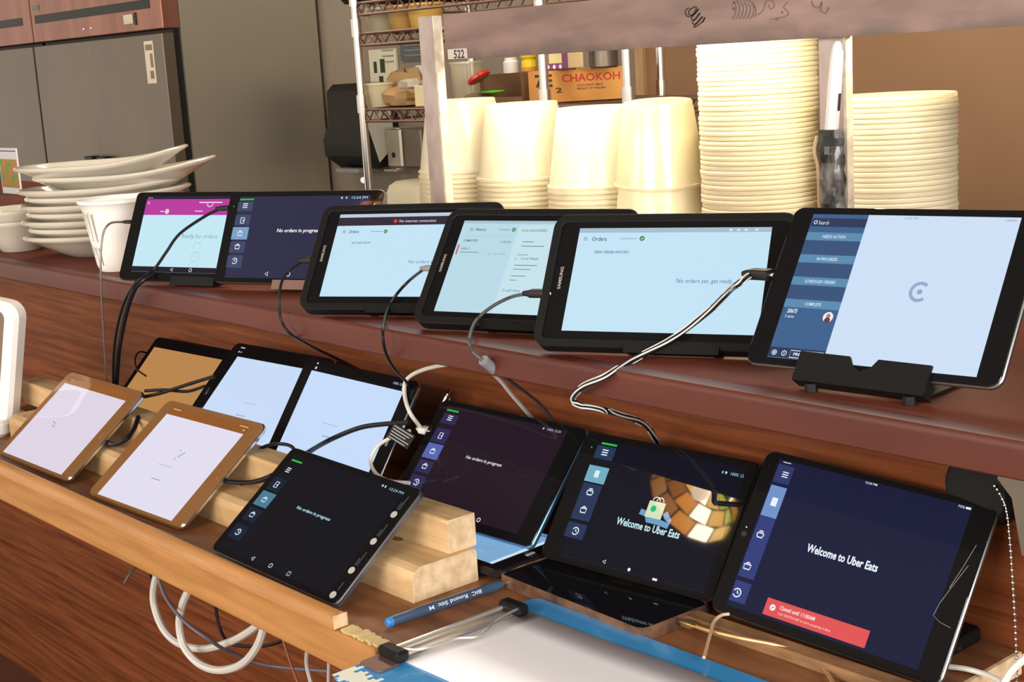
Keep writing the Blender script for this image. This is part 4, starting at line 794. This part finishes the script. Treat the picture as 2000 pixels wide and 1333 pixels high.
def lift(T, px, py, h):
    """point seen at a pixel, h metres in front of the glass of T"""
    d = _fw + _rt*((px-1000.0)/FPX) - _up*((py-666.5)/FPX); n = T.M.to_3x3() @ Vector((0,0,1)); o = T.M.translation + n*h
    return tuple(CAM + d*((o-CAM).dot(n)/d.dot(n)))
V = lambda *p: p
e1 = edgept(T1,-14,48)
cable('thin dark cable hanging straight down from the magenta-bar tablet', [e1,lift(T1,213,438,-0.003),tuple(at(199,470,0.968)),tuple(at(197,545,0.958)),tuple(at(202,640,0.958)),tuple(at(208,735,0.962)),tuple(at(213,775,0.970))],0.0017,principled('brown_grey_cable',(0.12,0.095,0.085),0.3,0.3),(0.022,0.0042,xT(T1)))
e2 = edgept(T2,-14,25)
cable('black cable crossing the pale screen of the magenta-bar tablet', [e2,lift(T1,400,423,0.012),lift(T1,351,457,0.007),lift(T1,324,494,0.005),lift(T1,300,527,0.005),tuple(at(268,550,0.955)),tuple(at(243,590,0.952)),tuple(at(228,645,0.954)),tuple(at(222,700,0.96)),tuple(at(222,760,0.97))],0.0024,M_BCABLE,(0.026,0.0060,xT(T2)))
cable('thick black cable dropping from behind the magenta-bar tablet', [tuple(at(300,535,0.985)),tuple(at(280,547,0.965)),tuple(at(262,566,0.954)),tuple(at(245,615,0.952)),tuple(at(233,680,0.955)),tuple(at(228,745,0.97)),tuple(at(226,775,0.98))],0.0042,M_BCABLE)
e3 = edgept(T3,-13,80)
cable('black cable looping over the ledge from the warning-bar tablet', [e3,tuple(at(566,528,0.985)),tuple(at(550,552,0.968)),tuple(at(545,590,0.957)),tuple(at(550,628,0.957)),tuple(at(570,655,0.962)),tuple(at(610,678,1.02)),tuple(at(650,697,1.09)),tuple(at(700,722,1.13))],0.0019,M_BCABLE,(0.022,0.0062,xT(T3)))
e4 = edgept(T4,-10,82)
cable('black cable curving down from the History tablet across its neighbour', [e4,lift(T3,800,548,0.010),lift(T3,775,575,0.006),lift(T3,757,605,0.006),tuple(at(748,645,0.957)),tuple(at(752,685,0.957)),tuple(at(768,718,0.985)),tuple(at(795,748,1.04)),tuple(at(812,775,1.09))],0.0019,M_BCABLE,(0.018,0.0050,xT(T4)),M_GREY)
e5 = edgept(T5,-14,92)
o, S = cable('grey cable with a ferrite bead from the largest rugged-cased tablet', [e5,lift(T4,1000,580,0.012),lift(T4,960,600,0.007),lift(T4,930,627,0.008),tuple(at(917,662,0.957)),tuple(at(924,688,0.957)),tuple(at(945,706,0.962)),tuple(at(968,724,0.98)),tuple(at(1020,762,1.04)),tuple(at(1060,795,1.09)),tuple(at(1092,840,1.13))],0.0021,M_GCABLE,(0.026,0.0066,xT(T5)))
a_ = at(944,704,0.960)-S[0]; b_ = at(971,727,0.980)-S[0]; MB().cyl(a_,b_,0.0062,14).build('ferrite_bead', M_GREY, o)
# striped braided cable
e6 = edgept(T6,-26,72)
P = spline([e6,tuple(at(1440,556,1.034)),lift(T5,1425,568,0.016),lift(T5,1385,608,0.008),lift(T5,1310,664,0.007),tuple(atz(1245,699,1.0545)),tuple(at(1186,733,0.966)),tuple(at(1140,755,0.957)),tuple(at(1118,778,0.962)),tuple(at(1135,793,0.972)),tuple(at(1185,803,1.0)),tuple(at(1240,820,1.05)),tuple(at(1268,838,1.09)),tuple(at(1287,875,1.135))],10)
o = thing('striped_cable','black and white striped cable trailing from the tablet with the blue order list','cable',tuple(P[0]),0,'charging cables')
B0 = P[0].copy(); MB().tube([p-B0 for p in P],0.0031,8).build('black_strand', M_BCABLE, o)
for ph_ in (0.0,2.1):
    H = []; s_ = 0.0
    for i, p in enumerate(P):
        t_ = (P[min(i+1,len(P)-1)]-P[max(i-1,0)]).normalized(); n1 = t_.cross(Vector((0,-1,0.3))).normalized(); n2 = t_.cross(n1)
        if i: s_ += (p-P[i-1]).length
        ang = (ph_-1.05)*0.62+0.35*math.sin(s_*70); d = n2*(-math.cos(ang))+n1*math.sin(ang)
        c_ = d if d.dot(CAM-p) > 0 else -d
        H.append(p-B0+c_*0.0027)
    MB().tube(H,0.0010,6).build('white_strand', M_WCABLE, o)
q = Vector(xT(T6)).to_track_quat('Z','Y').to_matrix().to_4x4()
MB().loft([[(x,y,z) for x,y in rrect(0.014*k,0.010*k,0.002,0,3)] for z,k in ((-0.010,0.5),(-0.003,0.9),(0.001,1.0),(0.021,1.0))]).build('plug', M_BLACK, o, q)
MB().loft([[(x,y,z) for x,y in rrect(0.007,0.003,0.001,0,2)] for z in (0.020,0.0255)]).build('plug_tip', M_SILVER, o, q)
e7 = edgept(L6,-12,46)
cable('white cable arching up from the plum-screened tablet', [e7,tuple(at(800,805,1.035)),tuple(at(790,768,1.045)),tuple(at(796,740,1.05)),tuple(at(832,721,1.05)),tuple(at(890,711,1.045)),tuple(at(940,717,1.04)),tuple(at(972,738,1.06)),tuple(at(1003,775,1.09)),tuple(at(1040,818,1.13))],0.0027,M_WCABLE,(0.020,0.0070,xT(L6)),M_WHITE)
cable('white cable looped in front of the black-cable tablet', [tuple(at(800,842,1.015)),tuple(at(770,852,0.985)),tuple(at(738,872,0.975)),tuple(at(724,900,0.965)),tuple(at(734,925,0.955)),tuple(at(760,940,0.955)),tuple(at(800,944,0.965))],0.0024,M_WCABLE)
cable('thick black cable lying across the white screen in front of the pine blocks', [lift(L5,800,826,0.010),lift(L5,750,829,0.008),lift(L5,700,837,0.012),lift(L5,640,862,0.022),tuple(at(585,895,0.905)),tuple(at(540,925,0.885)),tuple(at(495,942,0.872)),tuple(at(450,942,0.862)),tuple(at(436,938,0.855))],0.0032,M_BCABLE)
cable('black cable looping beside the right edge of the logo tablet', [tuple(at(470,946,0.875)),tuple(at(520,938,0.885)),tuple(at(560,918,0.90)),tuple(at(578,893,0.915)),tuple(at(568,872,0.930)),tuple(at(535,868,0.935)),tuple(at(505,880,0.93)),tuple(at(497,905,0.915))],0.0024,M_BCABLE)
cable('small black cable loop between the two bronze tablets', [tuple(at(198,858,0.862)),tuple(at(222,869,0.858)),tuple(at(247,858,0.862)),tuple(at(262,838,0.885)),tuple(at(270,815,0.905))],0.0036,M_BCABLE)
cable('black cable running from the tan-screen tablet toward the blank one', [tuple(at(280,776,0.93)),tuple(at(315,768,0.945)),tuple(at(365,752,0.955)),tuple(at(420,735,0.97))],0.0026,M_BCABLE)
cable('second black cable lying level below the tan-screen tablet', [tuple(at(283,764,0.935)),tuple(at(320,762,0.95)),tuple(at(365,765,0.96)),tuple(at(400,755,0.965))],0.0024,M_BCABLE)
cable('thin black cable curled at the upper left of the tan-screen tablet', [tuple(at(290,690,1.12)),tuple(at(272,688,1.10)),tuple(at(264,702,1.08)),tuple(at(268,722,1.07)),tuple(at(285,735,1.065))],0.0016,M_BCABLE)
def hang(label, pts, r, m):
    P = [Vector(p) for p in pts]; a = P[0].copy(); a.z = 0.7725; L_ = [tuple(a)] if a.z > P[0].z+0.004 else []
    b = P[-1].copy(); b.z = 0.7725; E_ = [tuple(b)] if 0.004 < b.z-P[-1].z < 0.06 else []
    return cable(label, L_+[tuple(p) for p in P]+E_, r, m)
# hanging below the tray
hang('thick white cable, the shorter loop hanging below the tray shelf', [tuple(at(330,1075,0.90)),tuple(at(318,1100,0.90)),tuple(at(303,1135,0.90)),tuple(at(300,1178,0.90)),tuple(at(318,1228,0.90)),tuple(at(350,1258,0.90)),tuple(at(398,1268,0.90)),tuple(at(448,1255,0.90)),tuple(at(490,1232,0.90)),tuple(at(520,1205,0.90)),tuple(at(535,1180,0.90))],0.0056,M_WCABLE)
hang('thick white cable, the deeper loop hanging below the tray shelf', [tuple(at(395,1105,0.87)),tuple(at(376,1140,0.87)),tuple(at(357,1180,0.87)),tuple(at(350,1222,0.87)),tuple(at(360,1265,0.87)),tuple(at(390,1298,0.87)),tuple(at(430,1310,0.87)),tuple(at(472,1298,0.87)),tuple(at(503,1262,0.87)),tuple(at(520,1210,0.87)),tuple(at(528,1180,0.87))],0.0056,M_WCABLE)
hang('dark grey twisted cable slanting across the white loops', [tuple(at(297,1080,0.86)),tuple(at(306,1120,0.86)),tuple(at(325,1170,0.86)),tuple(at(362,1216,0.85)),tuple(at(405,1248,0.86)),tuple(at(450,1275,0.90)),tuple(at(520,1300,0.95)),tuple(at(640,1312,1.0))],0.0026,principled('violet_grey_cable',(0.12,0.115,0.15),0.35))
hang('black cable hanging between the white loops', [tuple(at(414,1130,1.0)),tuple(at(420,1180,1.0)),tuple(at(430,1230,1.0)),tuple(at(450,1258,1.0)),tuple(at(500,1263,1.0)),tuple(at(545,1255,1.0)),tuple(at(590,1228,1.0))],0.0028,M_BCABLE)
hang('short stub of black cable poking out under the honey-coloured lip', [tuple(at(292,1072,0.88)),tuple(at(275,1095,0.85)),tuple(at(255,1120,0.83)),tuple(at(243,1140,0.82))],0.0020,M_GCABLE)
hang('short black cable bending behind the white loops', [tuple(at(255,1070,0.92)),tuple(at(268,1092,0.92)),tuple(at(285,1105,0.92)),tuple(at(298,1135,0.92))],0.0024,M_BCABLE)
hang('thin copper wire hanging straight below the tray shelf', [tuple(at(538,1200,0.84)),tuple(at(548,1235,0.84)),tuple(at(562,1280,0.84)),tuple(at(585,1345,0.84))],0.0016,principled('copper_wire',(0.26,0.085,0.035),0.35,0.4))
hang('grey-white cable pair hanging at the clipboard corner', [tuple(at(612,1235,0.84)),tuple(at(601,1268,0.84)),tuple(at(599,1300,0.84)),tuple(at(610,1345,0.84))],0.0026,principled('light_grey_cable',(0.40,0.38,0.36),0.4))
hang('single grey-white cable dropping behind the clipboard corner', [tuple(at(638,1250,0.84)),tuple(at(642,1285,0.84)),tuple(at(641,1340,0.84))],0.0020,principled('light_grey_cable',(0.40,0.38,0.36),0.4))
# copper charging cable in front of the red-banner tablet
P = [tuple(atz(1352,1222,0.803)),tuple(atz(1390,1234,0.8055)),tuple(atz(1450,1248,0.807)),tuple(atz(1520,1262,0.804)),tuple(atz(1575,1282,0.800)),tuple(atz(1610,1308,0.799)),tuple(atz(1632,1345,0.799))]
cable('copper charging cable in front of the red-banner tablet', P,0.0021,M_COPPER,(0.020,0.0050,None),principled('brass_plug',(0.45,0.30,0.12),0.3,0.8))
P = [tuple(atz(1424,1200,0.810)),tuple(atz(1408,1203,0.810)),tuple(atz(1394,1216,0.808)),tuple(atz(1387,1240,0.807)),tuple(atz(1375,1285,0.808))]
cable('thin beige cable stub crossing the copper charging cable', P,0.0017,principled('beige_cable',(0.55,0.38,0.25),0.4))
P = [tuple(atz(1846,1302,0.797)),tuple(atz(1890,1308,0.798)),tuple(atz(1935,1322,0.797)),tuple(atz(1975,1345,0.796))]
cable('white cable lying at the lower right corner of the shelf', P,0.0026,M_WCABLE)
P = [tuple(at(2030,1262,1.06)),tuple(at(2000,1288,1.055)),tuple(at(1975,1312,1.05)),tuple(at(1955,1345,1.045))]
cable('white cable slanting up across the picture edge beside the bead chain', P,0.0036,M_WCABLE)

# wall adapter tag hanging between the tablets
ad = thing('cable_tag','grey printed cable tag hanging between two dark tablets','tag',tuple(at(783,852,0.985)))
am = (_rt*1.0).normalized(); 
tm = Matrix(((_rt.x,_up.x,-_fw.x,0),(_rt.y,_up.y,-_fw.y,0),(_rt.z,_up.z,-_fw.z,0),(0,0,0,1))) @ Matrix.Rotation(math.radians(-32),4,'Z') @ Matrix.Rotation(math.radians(25),4,'X')
MB().box(-0.015,0.015,-0.011,0.011,-0.0008,0.0008).build('tag_sheet', principled('tag_black',(0.02,0.02,0.022),0.4), ad, tm, 0)
for k in range(5): MB().box(-0.013,0.013-0.003*(k%3),0.0075-0.0042*k,0.0088-0.0042*k,0.0008,0.0011).build('printed_line', principled('tag_print',(0.36,0.35,0.34),0.5), ad, tm, 0)
# wire easel behind the black-cable tablet
we = thing('wire_easel','chrome wire easel holding up the black-cable tablet','stand',(-1.46,1.02,0.792))
MB().tube(spline([(0.0,-0.06,0.004),(0.004,0.02,0.06),(0.006,0.075,0.13),(0.008,0.085,0.142),(0.004,0.09,0.132),(0.0,0.06,0.004)]),0.0020,6).build('wire_loop', M_CHROME, we)
MB().tube([(0,-0.06,0.004),(-0.18,-0.06,0.004)],0.0020,6).build('base_wire', M_CHROME, we); MB().tube([(0,0.06,0.004),(-0.18,0.06,0.004)],0.0020,6).build('base_wire', M_CHROME, we)
# block stand foot behind the red-banner tablet
sf = thing('tablet_stand','black block foot sticking out behind the red-banner tablet','stand',(-0.745,1.117,0.7925)); rprism(MB(),0.085,0.060,0.008,0,0.014,0.002).build('foot_block', M_STAND, sf); MB().box(-0.03,0.03,-0.035,-0.028,0.010,0.07).build('back_rest', M_STAND, sf)
MB().lathe([(0.002,0),(0.002,0.001)],8).build('screw', M_CHROME, sf, Matrix.Translation((0.0428,-0.012,0.006)) @ Matrix.Rotation(math.pi/2,4,'Y'))

# ---------------------------------------------------------------- pen, clipboard
pa, pb_ = Vector((-1.1605,0.784,0.7985)), Vector((-1.1545,0.934,0.7985))
pn = thing('ballpoint_pen','blue ballpoint pen with white lettering lying beside the pine blocks','pen',tuple(pa)); ax = pb_-pa; L = ax.length
pm_ = ax.to_track_quat('Z','Y').to_matrix().to_4x4()
BLUEP = principled('pen_blue',(0.05,0.085,0.155),0.22,coat=0.3); BLUEB = principled('pen_bright_blue',(0.03,0.22,0.62),0.3)
MB().lathe([(0.0052,0.006),(0.0056,0.008),(0.0058,L*0.5),(0.0056,L*0.93),(0.0040,L)],16).build('barrel', BLUEP, pn, pm_)
MB().lathe([(0.0035,0.0),(0.0046,0.0008),(0.0052,0.003),(0.0054,0.016)],16).build('end_plug', BLUEB, pn, pm_)
MB().lathe([(0.0028,0.0),(0.0006,0.010)],10).build('nib', M_SILVER, pn, pm_ @ Matrix.Translation((0,0,L)))
me = fit_text('BIC  Round Stic  M', -0.034, 0.034, 0, 0.0042, 0.015)
vd = (CAM-(pa+pb_)/2); vd = (vd-ax.normalized()*vd.dot(ax.normalized())).normalized()
xx_ = -ax.normalized(); yy_ = vd.cross(xx_)
mid = (pb_-pa)*0.56 + vd*0.0060
place('printed_text', me, principled('pen_white_print',(0.70,0.72,0.76),0.5), pn, Matrix(((xx_.x,yy_.x,vd.x,mid.x),(xx_.y,yy_.y,vd.y,mid.y),(xx_.z,yy_.z,vd.z,mid.z),(0,0,0,1))), 0)

cb = thing('clipboard','translucent blue clipboard with white paper hanging over the shelf front','clipboard',(-0.92,0.80,0.7955))
rprism(MB(),0.348,0.262,0.012,0,0.0032,0.001,-0.004,0.003).build('board', M_BLUE, cb)
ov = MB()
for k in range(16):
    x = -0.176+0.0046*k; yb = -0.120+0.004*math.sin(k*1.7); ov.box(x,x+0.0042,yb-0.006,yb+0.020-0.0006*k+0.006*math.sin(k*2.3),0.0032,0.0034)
ov.build('painted_white_glare', principled('painted_white_glare',(0.80,0.78,0.66),0.4), cb, None, 0)  # white glare on the near left corner, painted as pale flat strips
pp = MB(); n = 14
top = [[(-0.128+0.30*i/n, y, 0.0042+0.0022*math.sin(i*0.6)*(i/n)+0.0004*k) for k in (0,)] for i in range(n+1) for y in ()]
vs_ = []; fs_ = []
for i in range(n+1):
    for j, y in enumerate((-0.062,0.0,0.060,0.098)):
        vs_.append((-0.152+0.322*i/n, y+0.004*(i/n), 0.0046+0.0016*math.sin(i*0.55+j)*(i/n)))
for i in range(n):
    for j in range(3): fs_.append((i*4+j,(i+1)*4+j,(i+1)*4+j+1,i*4+j+1))
pp.add(vs_,fs_); po = pp.build('paper_sheet', M_PAPER, cb); sm = po.modifiers.new('thick','SOLIDIFY'); sm.thickness = 0.0012; sm.offset = -1
# low-profile metal clip along the left end
cl = MB().box(-0.176,-0.154,-0.070,0.092,0.0034,0.0052,0.0006).build('clip_plate', M_CLIP, cb)
MB().tube(spline([(-0.150,-0.060,0.015),(-0.136,-0.048,0.0155),(-0.134,-0.010,0.014),(-0.126,0.010,0.012),(-0.130,0.030,0.014),(-0.140,0.045,0.0145),(-0.146,0.082,0.014)]),0.0014,6).build('clip_wire', M_CLIP, cb)
MB().tube([(-0.169,-0.065,0.010),(-0.169,0.088,0.010)],0.0024,8).build('clip_rod', M_CLIP, cb)
for y in (-0.066,0.086): 
    MB().box(-0.176,-0.142,y-0.008,y+0.008,0.0052,0.0165,0.003).build('clip_grip', M_BLACK, cb)
rprism(MB(),0.034,0.026,0.005,0.0033,0.0060,0.0008,-0.160,-0.082).build('clip_foot', M_ROSE, cb)

# ---------------------------------------------------------------- right wall fittings
g = at(1940,945,1.15)
gr = thing('black_wall_knob','black domed fitting on the wood wall behind the red-banner tablet','fitting',(g.x,1.150,g.z))
MB().lathe([(0.037,0.0),(0.037,0.012),(0.035,0.024),(0.030,0.030),(0.020,0.032)],30).build('dome', principled('matt_black',(0.008,0.008,0.009),0.75,spec=0.2), gr, RX90)
bh_ = at(1943,950,1.116); ch = thing('bead_chain','silver bead chain hanging from the black domed fitting','chain',tuple(bh_)); 
cp_ = spline([bh_,at(1953,965,1.110),at(1966,998,1.105),at(1973,1060,1.10),at(1979,1150,1.10),at(1984,1240,1.10),at(1987,1345,1.10)],14)
mb = MB(); d_ = 0.0; last = None
acc = 0.0; mb.sphere(cp_[0]-bh_,0.0017,7,5)
for i in range(1,len(cp_)):
    seg_ = (cp_[i]-cp_[i-1]); acc += seg_.length
    while acc >= 0.0058:
        acc -= 0.0058; mb.sphere(cp_[i]-seg_.normalized()*acc-bh_,0.0017,7,5)
mb.build('beads', M_CHROME, ch); MB().tube([p-bh_ for p in cp_],0.0005,5).build('link_wire', M_SILVER, ch)
k_ = at(1992,940,1.12)
br = thing('steel_bracket','brushed steel bracket with a bolt at the right picture edge','bracket',(k_.x,1.15,k_.z))
MB().loft([[(x,0,z) for x,z in ((-0.006,0.030),(0.05,0.050),(0.05,-0.07),(0.014,-0.060),(0.004,-0.010),(-0.010,0.005))],[(x,-0.05,z) for x,z in ((-0.006,0.030),(0.05,0.050),(0.05,-0.07),(0.014,-0.060),(0.004,-0.010),(-0.010,0.005))]]).build('plate', M_STEEL_D, br)
MB().lathe([(0.008,0),(0.008,0.003),(0.004,0.004)],14).build('bolt', M_CHROME, br, Matrix.Translation((0.012,-0.05,0.018)) @ RX90)

# ---------------------------------------------------------------- white terminal at the left edge
tm0 = Vector((-2.352,0.858,0.792))
wt = thing('white_terminal','white card terminal on a white foot at the left picture edge','terminal',tuple(tm0),math.radians(38))
rprism(MB(),0.105,0.10,0.02,0.0,0.026,0.006).build('foot', M_WHITE, wt, Matrix.Translation((-0.03,0.0,0.0)))
sl = Matrix.Translation((-0.045,0.0,0.020)) @ Matrix.Rotation(math.radians(12),4,'Y') @ Matrix.Rotation(math.radians(90),4,'X')
bo = rprism(MB(),0.13,0.215,0.026,-0.015,0.020,0.006,0.0,0.1075).build('housing', M_WHITE, wt, sl)
rprism(MB(),0.096,0.175,0.014,0.0202,0.0214,0.0004,-0.006,0.1125).build('face_panel', principled('taupe_face',(0.17,0.11,0.085),0.35), bo)
for yy in (0.175,0.153): rprism(MB(),0.014,0.006,0.0025,0.0214,0.0222,0.0004,0.022,yy).build('key', M_BLACK, bo)
rprism(MB(),0.06,0.055,0.004,0.0214,0.0220,0.0003,-0.012,0.085).build('display', M_GLASS, bo)

# ---------------------------------------------------------------- stained glass pendant lamp over the ledge (seen mirrored in the bag tablet)
lp = Vector((-2.02,-0.10,2.16))
lm = thing('stained_glass_lamp','stained glass pendant lamp with orange and green panels above the tray shelf','lamp',tuple(lp)); lm.scale = (0.78,0.78,0.78)
LDIR = math.radians(-75)
tiers = [(0.150,-0.02,0.135,0.035),(0.132,0.039,0.100,0.080),(0.097,0.083,0.050,0.110)]; NP = 12
cols = [(1.0,0.42,0.06),(1.0,0.62,0.16),(0.75,0.85,0.10),(1.0,0.86,0.62),(0.85,0.25,0.05),(1.0,0.5,0.1)]
gm = [principled('stained_glass_%d'%i, c, 0.25, emis=c, estr=s) for i,(c,s) in enumerate(zip(cols,(9,13,7,38,0.5,0.12)))]
for k,(r0,z0,r1,z1) in enumerate(tiers):
    da = math.pi/NP*0.90
    me = bpy.data.meshes.new('glass_panel'); me.from_pydata([(r0*math.cos(-da),r0*math.sin(-da),z0),(r0*math.cos(da),r0*math.sin(da),z0),(r1*math.cos(da),r1*math.sin(da),z1),(r1*math.cos(-da),r1*math.sin(-da),z1)],[],[(0,1,2,3)]); me.update(); me.materials.append(gm[0])
    for i in range(NP):
        o = bpy.data.objects.new('glass_panel', me); COL.objects.link(o); o.parent = lm; o.rotation_euler = (0,0,2*math.pi*(i+0.5*k)/NP)
        o.material_slots[0].link = 'OBJECT'; o.material_slots[0].material = gm[(3,1,0,3,1,2)[(i+k)%6] if math.cos(2*math.pi*(i+0.5*k)/NP-LDIR) > 0.45 else (5,4,5,5,0)[(i*2+k)%5] if math.cos(2*math.pi*(i+0.5*k)/NP-LDIR) < 0 else (0,5,1)[(i+k)%3]]
mb = MB()
for r, z in ((0.151,-0.022),(0.1335,0.037),(0.0985,0.0815),(0.049,0.111)):
    mb.tube([(r*math.cos(2*math.pi*i/36),r*math.sin(2*math.pi*i/36),z) for i in range(37)],0.003,5)
mb.build('lead_rings', M_BLACK, lm)
MB().lathe([(0.048,0.110),(0.03,0.125),(0.008,0.135),(0.004,0.76)],16).build('cap_and_rod', M_BLACK, lm)
MB().sphere((0,0,0.035),0.028,14,10).build('bulb', principled('lamp_bulb',(1,1,1),0.4,emis=(1.0,0.82,0.55),estr=16.0), lm)
